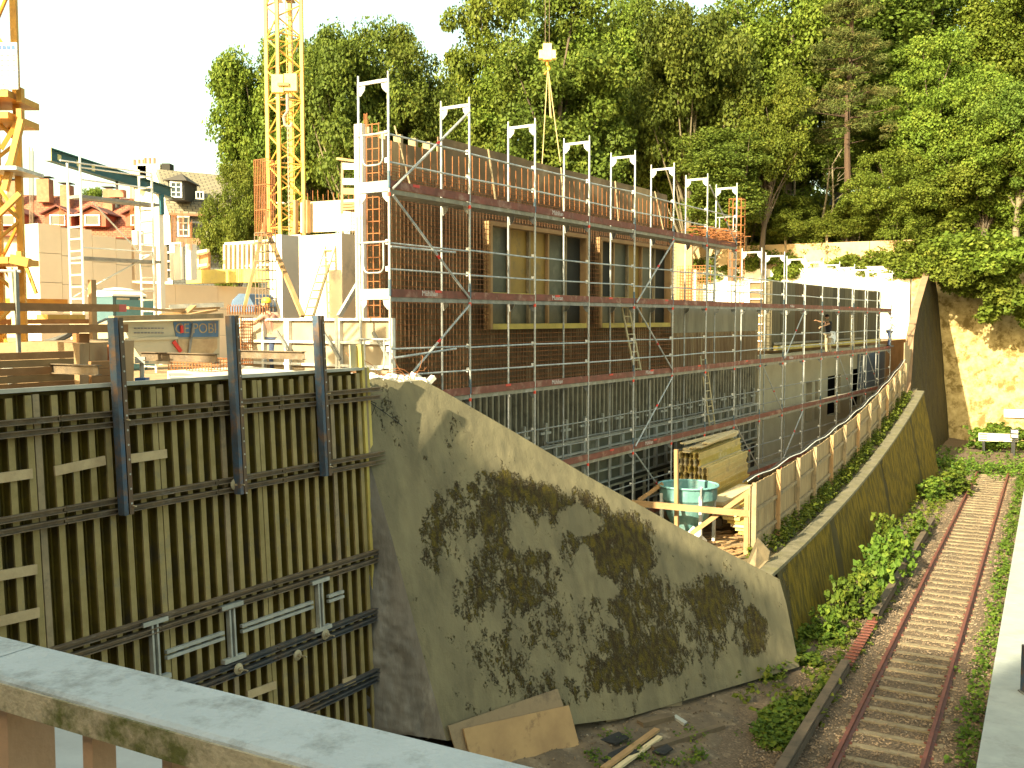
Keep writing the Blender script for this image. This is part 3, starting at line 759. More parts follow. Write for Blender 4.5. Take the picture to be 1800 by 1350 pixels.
for li, z0 in enumerate(LV):
    nb = 7 if li == 0 else 16
    for k in range(nb):
        if k == 0 and li > 2: continue
        a = B(BAY * k, 0, z0); L_ = BAY
        m_ = MB()
        for q in range(2 if li else 2):
            w_ = -.04 - .345 * q
            m_.obox(a + U * .03 + N * (w_ - .32) - Z * .05, U * (L_ - .06), N * .32, Z * .05)
        m_.obox(a + U * .02 + N * (-.035) - Z * .09, U * (L_ - .04), N * .03, Z * .085)
        dk = m_.build("deck", DECK if li != 1 else GALVD, sc)
        m_ = MB(); m_.obox(a + U * .03 + N * -.012 + Z * rnd.uniform(-.01, .01), U * (L_ - .05), N * .03, Z * .15)
        tb = m_.build("toe_board", MAROON, dk)
        if (li, k) in ((0, 2), (1, 0), (1, 2), (2, 2), (2, 9), (3, 4), (3, 1), (2, 4), (1, 9)):
            t = text("Mühlhan", a + U * (1.0 if (li, k) != (1, 0) else 1.2) + N * .0195 + Z * .08, U, Z, .15, mat("stencil_grey", (.62, .58, .55), (.5, .45, .42), 9, .8, 0), dk, .001)
        if rnd.random() < .35:
            MB().obox(a + U * rnd.uniform(.4, 2) + N * .019 + Z * .1, U * .2, N * .004, Z * .05).build("red_mark", RED, dk)
    for k in range(nb):
        m_ = MB()
        for h in (.5, 1.0):
            d = rnd.uniform(-.02, .02)
            m_.tube(B(BAY * k, -.03, z0 + h + d), B(BAY * (k + 1), -.03, z0 + h + rnd.uniform(-.02, .02)), .019, 6)
        if not (k == 0 and li > 2): m_.build("guardrail", GALV if li < 3 else GALVD, sc)
# loose longer tubes at the first bay
m_ = MB(); m_.tube(B(0, .03, LV[1] + .93), B(2.0, .05, LV[1] + .93), .022, 6); m_.build("tube", GALV, sc); m_ = MB(); m_.tube(B(0, .03, LV[2] + .85), B(2.0, .06, LV[2] + .98), .022, 6); m_.build("tube", GALV, sc)
# diagonals
dg = [(0, 2.42, 4.25, 1, 1), (0, .42, 2.3, 1, -1), (0, -1.4, .3, 1, 1), (4, .45, 2.3, 1, 1), (4, -1.5, .35, 1, -1), (4, -3.5, -1.7, 1, 1), (4, -5.5, -3.7, 1, -1),
      (6, 2.5, 4.2, -1, -1), (9, -1.5, .35, 1, 1), (8, -3.5, -1.6, 1, -1), (9, -5.4, -3.7, 1, 1), (12, -3.5, -1.7, 1, -1), (13, -5.4, -3.7, 1, -1), (14, -3.5, -1.7, 1, -1), (7, -5.4, -3.6, 1, -1)]
for k, za, zb_, _, s_ in dg:
    a, b = (za, zb_) if s_ > 0 else (zb_, za)
    m_ = MB(); m_.tube(B(BAY * k + .06, .045, a), B(BAY * (k + 1) - .06, .045, b), .024, 6); dd = m_.build("diagonal_brace", GALV, sc)
    p = B(BAY * k + .06, .045, a).lerp(B(BAY * (k + 1) - .06, .045, b), .55); q = p + (B(BAY * (k + 1), .045, b) - B(BAY * k, .045, a)).normalized() * .1
    MB().tube(p, q, .029, 6).build("red_ring", RED, dd)
# end guards with rounded loops
def loop(o_, z0, name="end_guard"):
    m_ = MB(); r = .12; w0, w1 = -.12, -SW + .12
    pts = [o_ + N * w0 + Z * 1.02, o_ + N * w0 + Z * (.45 + r)]
    for a in range(0, 91, 30): pts.append(o_ + N * (w0 - r + r * math.cos(R(a))) + Z * (.45 + r - r * math.sin(R(a))))
    pts += [o_ + N * (w1 + r - r * math.sin(R(a))) + Z * (.45 + r - r * math.cos(R(a))) for a in range(0, 91, 30)]
    pts += [o_ + N * w1 + Z * 1.02]
    m_.path(pts, .017, 6); m_.tube(o_ + Z * 1.02, o_ + N * -SW + Z * 1.02, .02, 6); m_.build(name, GALV, sc)
for z0 in (2.42, .42): loop(B(-.03, 0, z0), z0)
loop(B(BAY * 7 + .03, 0, 2.42), 0)
for z0 in (2.42, .42, -1.58):
    MB().obox(B(-.03, 0, z0), N * -SW, U * .03, Z * .15).build("end_board", GALV, sc)
m_ = MB(); loopz = -1.58
loop(B(-.03, 0, -1.4), 0)

# ================================================================ UNFINISHED WALL (rebar cage, plywood back form, window boxes)
UW0, UW1 = 1.0, 15.4; WF = -1.08
bw = thing("rebar_wall", "long brown rebar cage wall with plywood back form behind the scaffold", "wall", B(UW0, WF, YARD))
bk_ = MB(); 
k = 0
pls = []
for u in np.arange(UW0, UW1, 1.22):
    m_ = MB(); top = 3.72 if u < 3.2 else 4.02; m_.obox(B(u, -1.5, -2.2), U * 1.214, N * .03, Z * (top + 2.2 + rnd.uniform(-.02, .02)))
    m_.build("plywood_back", (PLYD, PLYD, mat("ply_brown", (.36, .25, .13), (.24, .16, .08), 1.5, .8, .1, stretch=(4, 4, .4)))[rnd.randrange(3)], bw)
m_ = MB()
for u in np.arange(UW0 + .2, UW1, .5): m_.obox(B(u, -1.72, -2.2), U * .08, N * .2, Z * 6.1)
m_.build("back_beams", TIMBO, bw)["kind"] = "stuff"
m_ = MB(); m_.obox(B(UW0 - .14, -1.62, -1.6), U * .12, N * .2, Z * 5.5); m_.build("end_board", CONCW, bw)
wins = [(4.85, 9.55), (10.3, 15.05)]; WZ = (-.24, 2.28)
def inwin(u, z, pad=0): return any(a - pad < u < b + pad for a, b in wins) and WZ[0] - pad < z < WZ[1] + pad
vb = MB(); hb = MB(); sb = MB()
for lay, w_ in enumerate((WF, WF - .27)):
    for iu, u in enumerate(np.arange(UW0 + .12, UW1, .13)):
        if lay and rnd.random() < .5: continue
        j = rnd.uniform(-.012, .012); zt_ = 3.35 + (.28 + rnd.uniform(-.06, .06))
        if inwin(u, 1):
            vb.bar(B(u + j, w_, -1.6), B(u, w_, WZ[0] - .03), .014, .014); vb.bar(B(u, w_, WZ[1] + .05), B(u + j, w_, 3.0), .014, .014)
        else: vb.bar(B(u + j, w_, -1.6), B(u - j, w_, 3.0), .014, .014)
        if not lay and iu % 2 == 0: sb.bar(B(u, w_ - .02, 2.9), B(u + rnd.uniform(-.03, .03), w_ - .03, zt_), .016, .016)
    for z in np.arange(-1.5, 3.2, .115):
        d1, d2 = rnd.uniform(-.01, .01), rnd.uniform(-.015, .015)
        ends = [(UW0, UW1)]
        if inwin(6, z) : ends = [(UW0, wins[0][0] - .04), (wins[0][1] + .04, wins[1][0] - .04), (wins[1][1] + .04, UW1)]
        for a, b in ends:
            hb.bar(B(a, w_ + .015, z + d1), B(b, w_ + .015, z + d2), .013, .013)
vb.build("vertical_bars", mat("rebar_brown", (.17, .085, .04), (.1, .055, .028), 8, .85, .1), bw)["kind"] = "stuff"; hb.build("horizontal_bars", RUST, bw)["kind"] = "stuff"
sb.build("starter_bars", ORUST, bw)["kind"] = "stuff"
m_ = MB()
for k in range(5):
    u = 1.8 + 3.1 * k; m_.bar(B(u, -.9, 2.6), B(u + rnd.uniform(-.2, .4), -1.2, 3.95), .03, .03)
m_.build("leaning_slats", TIMBO, bw)
m_ = MB()
for z in np.arange(-1.4, 3.9, .24): m_.bar(B(UW0 - .0, -1.06, z), B(UW0 - .02, -1.42, z), .016, .016)
for w_ in (-1.08, -1.25, -1.4): m_.bar(B(UW0 - .02, w_, -1.5), B(UW0 - .02, w_, 3.9), .018, .018)
m_.build("end_ties", RUST, bw)
for wi, (a, b) in enumerate(wins):
    wt = thing("window_box", ("wide boarded timber window box nearer the wall's sunlit end, ply panels inside", "second boarded window box, nearer the end of the rebar wall and next to the ladder")[wi], "window formwork", B(a, WF, WZ[0]), "window boxes in the rebar wall")
    h = WZ[1] - WZ[0]
    for nm, o_, x, z in (("frame_side", B(a, WF + .05, WZ[0]), .09, h), ("frame_side", B(b - .09, WF + .05, WZ[0]), .09, h)):
        MB().obox(o_, U * x, -N * .2, Z * z).build(nm, TIMB, wt)
    MB().obox(B(a + .092, WF + .05, WZ[1] - .1), U * (b - a - .184), -N * .2, Z * .1).build("frame_top", TIMB, wt)
    MB().obox(B(a + .092, WF + .06, WZ[0]), U * (b - a - .184), -N * .22, Z * .13).build("frame_bottom", TIMBY, wt)
    np_ = 5; pw_ = (b - a - .18) / np_
    for k in range(np_):
        mt = [PLYG, PLYY, PLYY, PLYG, PLYB][k] if wi == 0 else [PLYB, PLYG, PLYY, PLYG, PLYB][k]
        MB().obox(B(a + .09 + pw_ * k + .004, WF - .16, .62), U * (pw_ - .008), -N * .02, Z * (WZ[1] - .72)).build("panel", mt, wt)
        MB().obox(B(a + .09 + pw_ * k + .004, WF - .165, WZ[0] + .13), U * (pw_ - .008), -N * .02, Z * .48).build("panel", PLYB if k == 4 else PLYG, wt)
    for k in range(1, np_):
        MB().obox(B(a + .09 + pw_ * k - .04, WF - .06, WZ[0] + .13), U * .07, -N * .08, Z * (h - .23)).build("stud", TIMB if k % 2 else TIMBO, wt)
    MB().obox(B(a + .1, WF + .02, .56), U * (b - a - .2), -N * .17, Z * .07).build("ledge", TIMBY, wt)
# --- lower walls below
lw_ = thing("lower_formwork", "grey vertical-beam formwork band under the rebar wall, behind the scaffold", "formwork", B(0, -1.2, -3.2))
m_ = MB(); m_.obox(B(0, -1.5, SITE), U * 24, N * .05, Z * (-1.62 - SITE)); m_.build("face_sheet", PLYG, lw_)
VBM = mat("grey_beams", (.3, .28, .21), (.19, .18, .14), 3, .75, .2, c3=(.12, .11, .09), s3=2, t3=.6)
m_ = MB(); n_ = 0
for u in np.arange(.4, 24, .26):
    z1 = -1.66 + rnd.uniform(-.05, .05)
    m_.obox(B(u, -1.43, -3.35), U * .08, N * .1, Z * (z1 + 3.35))
    if n_ % 9 in (2, 3): m_.obox(B(u + .1, -1.43, -3.35), U * .05, N * .04, Z * (z1 + 3.35))
    n_ += 1
m_.build("beams", VBM, lw_)["kind"] = "stuff"
m_ = MB()
for k in range(22):
    u = 1.2 + 1.05 * k; m_.obox(B(u, -1.32, -3.05 + .1 * rnd.random()), U * .5, N * .06, Z * .06); m_.obox(B(u + .2, -1.3, -3.3), U * .06, N * .07, Z * .6)
m_.build("clamps", GREYP, lw_)["kind"] = "stuff"
m_ = MB(); m_.tube(B(1, -1.2, -3.25), B(8, -1.15, -3.3), .03, 6); m_.tube(B(7.5, -1.1, -3.2), B(14, -1.15, -3.28), .03, 6); m_.tube(B(13.5, -1.1, -3.2), B(23, -1.15, -3.25), .03, 6); m_.build("long_tube", GALVD, lw_)
# steel framed panels, two rows
def framed_panel(o_, x, h, nh, nv, n_, label, group, m=GREYP, face=PLYB, dep=.09):
    """o_ lower corner, x vector along, n_ outward normal"""
    t = thing("framed_formwork", label, "formwork panel", o_, group)
    xl = x.length; xd = x.normalized(); fr = MB()
    for k in range(nv + 1):
        fr.obox(o_ + xd * (xl - .06) * k / nv, xd * .06, n_ * dep, Z * h)
    seg = (xl - .06) / nv
    for j in range(nh + 1):
        for k in range(nv):
            fr.obox(o_ + xd * (.061 + seg * k) + Z * (h - .05) * j / nh + n_ * .002, xd * (seg - .062), n_ * (dep - .01), Z * .05)
    fr.build("frame", m, t)
    MB().obox(o_ - n_ * .02, xd * xl, n_ * .018, Z * h).build("face_sheet", face, t)
    return t
for k in range(10):
    framed_panel(B(.4 + 2.36 * k, -1.35, -4.9), U * 2.3, 1.5, 4, 5, N, "grey steel-framed formwork panel in the upper panel row under the beam formwork", "upper row of grey formwork panels", face=PLYG) if False else None
for k in range(10):
    t = framed_panel(B(.4 + 2.36 * k, -1.34, -4.72), U * 2.34, 1.4, 4, 3, N, "grey steel-framed formwork panel in the row just below the vertical beams", "upper row of grey formwork panels", face=PLYG)
for k in range(10):
    t = framed_panel(B(.4 + 2.36 * k, -1.34, SITE - .05), U * 2.34, 1.5, 4, 3, N, "dark steel-framed formwork panel standing on the ground under the scaffold", "lower row of dark formwork panels", m=mat("old_form_steel", (.4, .37, .26), (.27, .245, .175), 4, .7, .2), face=PLYB)
# --- concrete stretch right of the rebar wall (rust-stained lower half)
STAIN = mat("rust_stained_concrete", (.3, .2, .1), (.15, .09, .05), 2.4, .85, .15, stretch=(3, 3, .25), c3=(.4, .33, .2), s3=1, t3=.62)
cw = thing("stained_wall", "low concrete wall, streaked rusty brown below, beside the rebar wall", "wall", B(15.5, -1.3, -1.6))
MB().obox(B(15.45, -1.6, -.45), U * 8.3, N * .4, Z * .95).build("upper_band", CONCD, cw)
MB().obox(B(15.45, -1.6, -1.62), U * 8.3, N * .39, Z * 1.165).build("lower_band", STAIN, cw)
m_ = MB()
for u in np.arange(15.6, 23.7, .14): m_.bar(B(u, -1.16, -1.6), B(u, -1.16, -.5 + rnd.uniform(-.1, .05)), .012, .012)
m_.build("bars", mat("rebar_brown"if False else "rebar_brown", (.22, .11, .05)), cw)["kind"] = "stuff"
# --- panelled wall further on
gw = thing("panel_wall", "dark grooved concrete wall panels standing beyond the stained wall", "wall", B(25.8, -1.3, -1.4))
PW = [mat("groove_conc_a", (.085, .07, .035), (.05, .04, .022), 2, .8, .2, stretch=(3, 3, .3), c3=(.08, .07, .05), s3=1.4, t3=.6), mat("groove_conc_b", (.11, .07, .03), (.06, .04, .02), 2, .8, .2, stretch=(3, 3, .3)), mat("groove_conc_c", (.13, .11, .065), (.085, .07, .04), 2, .8, .2, stretch=(3, 3, .3))]
u = 25.8
while u < 44.5:
    L_ = rnd.choice((.9, 1.1, 1.3)); MB().obox(B(u, -1.75, -1.3), U * (L_ - .03), N * .4, Z * 2.85).build("panel", PW[rnd.randrange(3)], gw); u += L_
MB().obox(B(25.9, -1.3, -1.28), U * 18, N * .18, Z * .18).build("waler_beam", TIMBY, gw)
MB().obox(B(25.9, -1.28, -1.05), U * 14, N * .14, Z * .08).build("waler_beam", GALVD, gw)
# beige storey with openings
st_ = thing("storey_wall", "beige concrete storey wall with dark window openings low behind the scaffold", "wall", B(24, -1.3, SITE))
zs0, zs1 = SITE, -1.45
ops = []
def uat(px, w_=-1.3):
    r = (px - 900) / F / .998; b0 = B0 + N * w_; return (r * b0.y - b0.x) / (U.x - r * U.y)
for x0, x1, z0, z1 in ((1417, 1428, -4.7, -2.85), (1433, 1439, -4.7, -2.85), (1455, 1478, -4.7, -2.75), (1498, 1517, -4.6, -2.6), (1531, 1539, -4.5, -2.6)):
    ops.append((uat(x0), uat(x1), z0, z1))
cur = 24.1
SB = mat("storey_beige", (.42, .37, .26), (.34, .3, .21), 1, .85, .15)
m_ = MB()
for a, b, z0, z1 in ops:
    m_.obox(B(cur, -1.6, zs0), U * (a - cur - .003), N * .3, Z * (zs1 - zs0)); m_.obox(B(a, -1.6, z1), U * (b - a), N * .3, Z * (zs1 - z1)); m_.obox(B(a, -1.6, zs0), U * (b - a), N * .3, Z * (z0 - zs0)); cur = b + .003
m_.obox(B(cur, -1.6, zs0), U * (46 - cur), N * .3, Z * (zs1 - zs0)); m_.build("wall", SB, st_)
for a, b, z0, z1 in ops:
    MB().obox(B(a, -1.62, z0), U * (b - a), N * .018, Z * (z1 - z0)).build("window", OPSHADE, st_)  # black sheet painting the unlit inside of each opening
MB().obox(B(39.5, -1.28, -4), U * 6, N * .03, Z * 2.4).build("grey_tarp", mat("bluegrey_tarp", (.14, .17, .2), (.1, .12, .14), 1, .6, .2), st_)
# ================================================================ SITE STRIP: fence, barrier, bucket, lumber, weeds
tf = thing("timber_fence", "tan board fence with upright posts running behind the mossy retaining wall", "fence", W0 - TN * .9)
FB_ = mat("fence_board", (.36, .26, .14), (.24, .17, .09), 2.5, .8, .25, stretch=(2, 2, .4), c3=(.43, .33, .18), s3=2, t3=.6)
def FE(t, s, z): return W0 + TD * t - TN * (.86 - s) + Z * z
posts_t = [.8, 3.4, 5.9, 8.3, 11.1, 13.6, 16.5, 19.3, 22.0, 24.3, 26.4, 28.4, 30.6]
def fh(t): return 1.98 - .012 * t
for t in posts_t:
    z = wtop(t) + .05; m_ = MB(); m_.obox(FE(t, 0, z - .15), TD * .1, TN * .12, Z * (fh(t) + .17)); m_.build("post", TIMB if rnd.random() < .4 else TIMBO, tf)
for t0, t1 in zip(posts_t, posts_t[1:]):
    m_ = MB(); n_ = 13; 
    for q in range(n_):
        a = t0 + (t1 - t0) * q / n_; zz = wtop(a) + .02
        m_.obox(FE(a, -.062, zz), TD * ((t1 - t0) / n_ - .008), TN * .025, Z * (fh(a) - .04 + rnd.uniform(-.015, .015)))
    m_.build("boards", FB_, tf)
    m_ = MB()
    for h in (.55, 1.25):
        m_.bar(FE(t0 + .1, .01, wtop(t0) + h), FE(t1, .01, wtop(t1) + h), .07, .08)
    m_.build("crossrails", TIMBO, tf)
m_ = MB()
pts = [FE(.5 + 30.5 * k / 40, -.15, wtop(.5 + 30.5 * k / 40) + fh(.5 + 30.5 * k / 40) + .12 + .04 * math.sin(k * 1.3)) for k in range(41)]
m_.path(pts, .026, 6); tag(m_.build("site_cable", BLACK), "thick dark cable running along the top of the timber fence", "cable")
m_ = MB(); m_.path([p + TN * .12 + Z * .03 for p in pts], .012, 6); tag(m_.build("hose", WHITE), "pale hose lying beside the dark cable on the timber fence", "hose")
# far end: lit panels between fence and fin
m_ = MB()
for k in range(3): 
    q = FE(31 + 1.0 * k, -.1, wtop(31.5)); m_.obox(q, TD * .95, TN * .05, Z * (2.6 - .2 * k))
tag(m_.build("end_hoarding", TIMBO), "short pale hoarding closing the far end of the timber fence", "hoarding")

def spx(px, py, z): return PZ(px, py, z)
# guard barrier at the corner of the site
bz = SITE + .05
gb = thing("guard_barrier", "rough timber guard barrier with two posts across the site corner", "barrier", spx(1310, 975, bz))
pA_ = spx(1312, 975, bz); pB_ = PY(1188, 930, pA_.y - 1.9)
pB_ = PZ(1188, 945, bz)
pB_ = pA_ + (-TN) * 2.05 + TD * -.35
hA = 1.62
MB().bar(pA_, pA_ + Z * hA, .12, .12, U).build("post", TIMB, gb)
qB = PY(1190, 925, pB_.y); MB().bar(V(qB.x, qB.y, bz), PY(1189, 790, qB.y), .1, .1, U).build("post", TIMB, gb)
ra_ = PY(1110, 884, qB.y - .2); rb2 = PY(1318, 903, pA_.y - .08)
MB().bar(ra_, rb2, .05, .17, Z).build("crossrail", TIMB, gb)
MB().bar(PY(1322, 860, pA_.y), PY(1215, 938, pA_.y + .4), .05, .12, Z).build("brace", TIMB, gb)
MB().bar(PY(1122, 880, qB.y + .6), PY(1165, 850, qB.y + .8), .06, .1, Z).build("brace", TIMB, gb)
m_ = MB(); a = PZ(1308, 1000, SITE); m_.prism([PY(1310, 995, a.y), PY(1331, 945, a.y), PY(1353, 970, a.y + .3), PY(1350, 985, a.y + .3), PY(1325, 1012, a.y)], V(.03, .05, 0))
tag(m_.build("board_offcut", TIMBO), "tilted wooden board offcut leaning at the foot of the first fence post", "board")

# concrete bucket (teal, conical)
cy = 27.7; rim = PY(1210, 852, cy); rr = .80
cb = thing("concrete_bucket", "teal conical concrete skip with white outlet behind the guard barrier", "concrete bucket", V(rim.x, rim.y, SITE))
m_ = MB(); H = rim.z - SITE
m_.lathe(V(rim.x, rim.y, 0), [(.2, rim.z - 1.75), (.22, rim.z - 1.6), (.56, rim.z - .92), (rr - .05, rim.z - .42), (rr, rim.z - .36), (rr, rim.z - .02), (rr + .03, rim.z), (rr - .02, rim.z), (rr - .04, rim.z - .3), (.3, rim.z - 1.3)], 32)
m_.build("body", TEALM, cb, smooth=False)
m_ = MB()
for k in range(40):
    a0 = 2 * math.pi * k / 40; a1 = 2 * math.pi * (k + 1) / 40
    m_.tube(V(rim.x + (rr + .03) * math.cos(a0), rim.y + (rr + .03) * math.sin(a0), rim.z), V(rim.x + (rr + .03) * math.cos(a1), rim.y + (rr + .03) * math.sin(a1), rim.z), .03, 6)
m_.build("rim", mat("teal_light", (.2, .42, .42), (.15, .34, .35), 4, .5, .1), cb)
for a_ in (-75, 15, 105, 195):
    c_ = V(rim.x + rr * math.cos(R(a_)), rim.y + rr * math.sin(R(a_)), 0)
    m_ = MB(); m_.bar(c_ + Z * (rim.z - .2), c_ + Z * SITE, .08, .08, U); m_.build("leg", mat("leg_white", (.6, .62, .6), (.45, .48, .46), 5, .6, .1), cb)
m_ = MB(); d0 = V(rim.x + .05, rim.y - .62, rim.z - 1.35); m_.prism([d0 + V(-.38, 0, -.1), d0 + V(0, 0, .3), d0 + V(.38, 0, -.1), d0 + V(0, 0, -.5)], V(0, .05, 0)); m_.build("outlet_plate", WHITE, cb)
m_ = MB(); m_.path([V(rim.x + .2, rim.y - rr, rim.z - .3), V(rim.x + .2, rim.y - rr - .05, rim.z + .05), V(rim.x + .25, rim.y - rr + .1, rim.z + .02)], .03, 6); m_.build("hook", GALV, cb)

# stack of formwork beams / planks
def Ldir(): return (U * .9 + N * .35).normalized()
lz = SITE
LS = PY(1198, 868, 29.6); 
LS = V(LS.x, LS.y, 0); ld = TD.copy(); lx = V(ld.y, -ld.x, 0)
SIDES = []
BM = [mat("beam_yellow_a", (.55, .4, .1), (.45, .32, .08), 3, .7, .2, c3=(.65, .55, .35), s3=2, t3=.6), mat("beam_yellow_b", (.62, .47, .2), (.5, .37, .14), 3, .7, .2, c3=(.4, .3, .15), s3=2, t3=.6), mat("beam_pale", (.66, .54, .33), (.54, .43, .25), 3, .7, .2)]
def h20(o_, L_, m, label, group, rot=0, shift=V(0, 0, 0)):
    d = Matrix.Rotation(rot, 3, 'Z') @ ld; x = V(d.y, -d.x, 0); mb = MB()
    mb.obox(o_, x * .08, d * L_, Z * .04); mb.obox(o_ + x * .027 + Z * .0401, x * .027, d * L_, Z * .1198); mb.obox(o_ + Z * .16, x * .08, d * L_, Z * .04)
    t = mb.build("formwork_beam", m); tag(t, label, "formwork beam", group); return t
zz = SITE + .3; rows = 10
sk = MB()
for k in range(3): sk.obox(LS + ld * (.5 + 1.3 * k) - lx * .2 + Z * SITE, ld * .1, lx * 1.3, Z * .3)
tag(sk.build("stack_bearers", TIMBO), "squared timber bearers under the stack of yellow formwork beams", "bearers")
gname = "formwork beams in the stack beside the bucket"
for r_ in range(rows):
    nb_ = 7 if r_ < 8 else 5
    for c_ in range(nb_):
        off = rnd.uniform(-.12, .12)
        h20(LS + lx * (c_ * .145 - .1) + ld * off + Z * (zz + r_ * .204), 4.3 + rnd.uniform(-.1, .1), BM[rnd.randrange(2) if c_ > 4 else rnd.randrange(3)], "yellow-brown timber formwork beam bundled flat in the neat stack by the bucket", gname)
zt2 = zz + rows * .204 + .005
pl_ = [(.1, -.25, .1, 4.0), (.0, .05, -.06, 4.2), (.2, 0.1, -.03, 4.0), (.42, -.1, .02, 4.3), (-.12, .16, -.1, 4.1), (.55, .2, .03, 3.6)]
for i, (a, b, rt, L_) in enumerate(pl_):
    d = Matrix.Rotation(rt, 3, 'Z') @ ld; x = V(d.y, -d.x, 0); mb = MB(); mb.obox(LS + lx * a + ld * b + Z * (zt2 + .05 * i), x * .2, d * L_, Z * .045)
    tag(mb.build("plank", BM[2]), ("lowest loose pale plank lying askew on the beam stack", "pale plank lying loose on top of the beam stack", "splintered pale plank across the top of the beam stack", "long sunlit plank on the stack nearest the fence", "thin plank jutting from the stack towards the scaffold", "short topmost plank crowning the beam stack")[i], "plank")
# second lower stack with trestle, scraps on sand
for i in range(9):
    o_ = PZ(1262, 905, SITE + .1 + .11 * i) + V(.02 * (i % 2), 0, 0); mb = MB(); mb.obox(V(o_.x + .0, LS.y - 1.2, SITE + .1 + .11 * i), ld * 3.4, lx * .5, Z * .095)
    tag(mb.build("plank", BM[i % 3]), "sunlit plank in the low pile between the bucket and the timber fence", "plank", "planks piled low between bucket and fence")
sc_ = MB()
for k in range(60):
    q = PZ(rnd.uniform(1215, 1310), rnd.uniform(915, 985), SITE + .06); a = rnd.uniform(-.7, .7); sc_.bar(q, q + V(math.cos(a), math.sin(a), rnd.uniform(-.05, .15)) * rnd.uniform(.2, .9), rnd.uniform(.03, .1), .02)
o = sc_.build("wood_scraps", TIMB); o["kind"] = "stuff"; tag(o, "splintered wood scraps strewn on the sunlit sand behind the barrier", "wood scraps")

# plywood sheets leaning on the buttress and boards on the soil
def soilp(px, py):
    p = PZ(px, py, -7.9)
    for _ in range(6): p = PZ(px, py, soilz(p.x, p.y))
    return p
PLW = mat("plywood_orange", (.42, .27, .13), (.32, .2, .1), 1.6, .8, .2, c3=(.16, .1, .06), s3=2.2, t3=.66)
PLW2 = mat("plywood_brown", (.3, .22, .13), (.22, .16, .1), 2, .8, .2, c3=(.14, .1, .07), s3=2, t3=.6)
def lean(pxs, off, m, label):
    pts = [BW(*q) + bn * off for q in pxs]
    tag(MB().prism(pts, bn * .025).build("plywood_sheet", m), label, "plywood sheet")
lean([(782, 1276), (974, 1211), (986, 1245), (1000, 1300), (800, 1335)], .07, PLW2, "brown weathered plywood sheet leaning at the back against the wing wall")
lean([(805, 1281), (990, 1240), (1011, 1318), (880, 1372), (822, 1352)], .13, PLW, "large orange stained plywood sheet leaning in front of the brown one")
def gbar(x0, y0, x1, y1, w_, h_, m, label, cat="plank", up=0.03):
    a, b = soilp(x0, y0), soilp(x1, y1); tag(MB().bar(a + Z * up, b + Z * up, w_, h_, Z).build(cat, m), label, cat)
gbar(1062, 1268, 1195, 1238, .12, .08, TIMBO, "weathered plank lying along the foot of the wing wall")
gbar(1195, 1238, 1330, 1196, .06, .06, mat("dark_wood", (.09, .07, .05)), "thin dark plank continuing along the wing wall's foot")
gbar(1060, 1360, 1155, 1290, .12, .05, TIMB, "fresh tan plank lying slanted on the dark soil", up=.09)
gbar(1075, 1362, 1160, 1300, .1, .05, BM[2], "second fresh plank lying close beside the tan one", up=.05)
gbar(1145, 1318, 1270, 1279, .14, .09, mat("dark_wood2", (.15, .11, .07)), "old dark brown beam lying across the soil")
gbar(1125, 1275, 1180, 1262, .2, .1, mat("dark_wood2", (.15, .11, .07)), "short rotten timber block half buried near the wall foot", "timber")
gbar(1185, 1262, 1205, 1275, .12, .06, GREYP, "small grey concrete piece beside the rotten timber", "rubble_piece")
m_ = MB()
for k, (x, y, s_) in enumerate(((1080, 1305, .28), (1095, 1330, .3), (1165, 1325, .2), (1070, 1340, .2))):
    p = soilp(x, y); m_.prism([p + V(-s_, 0, .02), p + V(0, -s_ * .6, .02), p + V(s_, .05, .05), p + V(.1, s_ * .7, .1)], Z * .03)
tag(m_.build("rubber_scraps", BLACK), "torn dark rubber scraps lying on the soil near the planks", "rubber scraps")
deb = stones("debris", 7000, lambda: (lambda q: V(q.x, q.y, soilz(q.x, q.y)))(T(rnd.uniform(-9, -1.3), rnd.uniform(-8, 9), 0)), .008, .04, mat("debris_mix", (.2, .15, .1), (.06, .045, .032), 4, .9, 0, c3=(.4, .34, .26), s3=5, t3=.62), "crumbs of stone and dead leaves on the dark soil", "debris")

# buffer stop and signs at the track end
bs = thing("buffer_stop", "white buffer stop beam with black stripes at the end of the track", "buffer stop", T(GA / 2, 40.5, ZR))
bq = PY(1721, 770, 62.0); bY = 62.0
t_b = (bq - T0).dot(TD)
def Bs(px, py): return PP(px, py, T(0, t_b, ZR), TD)
MB().prism([Bs(1720, 775), Bs(1790, 777), Bs(1790, 764), Bs(1720, 761)], TD * .25).build("beam", mat("buffer_cream", (.66, .6, .45), (.55, .48, .34), 2, .7, .1), bs)
m_ = MB()
for y in (763.5, 767.5, 771.5):
    m_.prism([Bs(1722, y + 1.2), Bs(1735, y + 1.2), Bs(1735, y), Bs(1722, y)], -TD * .02)
    m_.prism([Bs(1775, y + 3.2), Bs(1789, y + 3.2), Bs(1789, y + 2), Bs(1775, y + 2)], -TD * .02)
m_.build("stripes", BLACK, bs)
m_ = MB(); m_.lathe(Bs(1759, 771), [(.17, 0), (.17, .06), (.1, .06), (.1, .08)], 16, -TD); m_.build("buffer_disc", GREYP, bs)
m_ = MB(); m_.bar(Bs(1729, 795), Bs(1729, 775) , .15, .15, TD); m_.bar(Bs(1780, 797), Bs(1780, 776), .15, .15, TD); m_.build("supports", BLACK, bs)
ss = thing("stop_signal", "round white track-end signal with a black bar beside the buffer stop", "signal", Bs(1784, 797) - TD * .4)
o_ = -TD * .45
c_ = Bs(1784, 761) + o_; m_ = MB(); m_.box(c_ + Z * 0, .44, .08, .55, TN, TD); m_.build("board", WHITE, ss)
m_ = MB(); m_.box(c_ - TD * .06, .46, .03, .09, TN, TD); m_.box(c_ - TD * .06 + Z * .25, .42, .03, .06, TN, TD); m_.box(c_ - TD * .06 - Z * .25, .42, .03, .06, TN, TD)
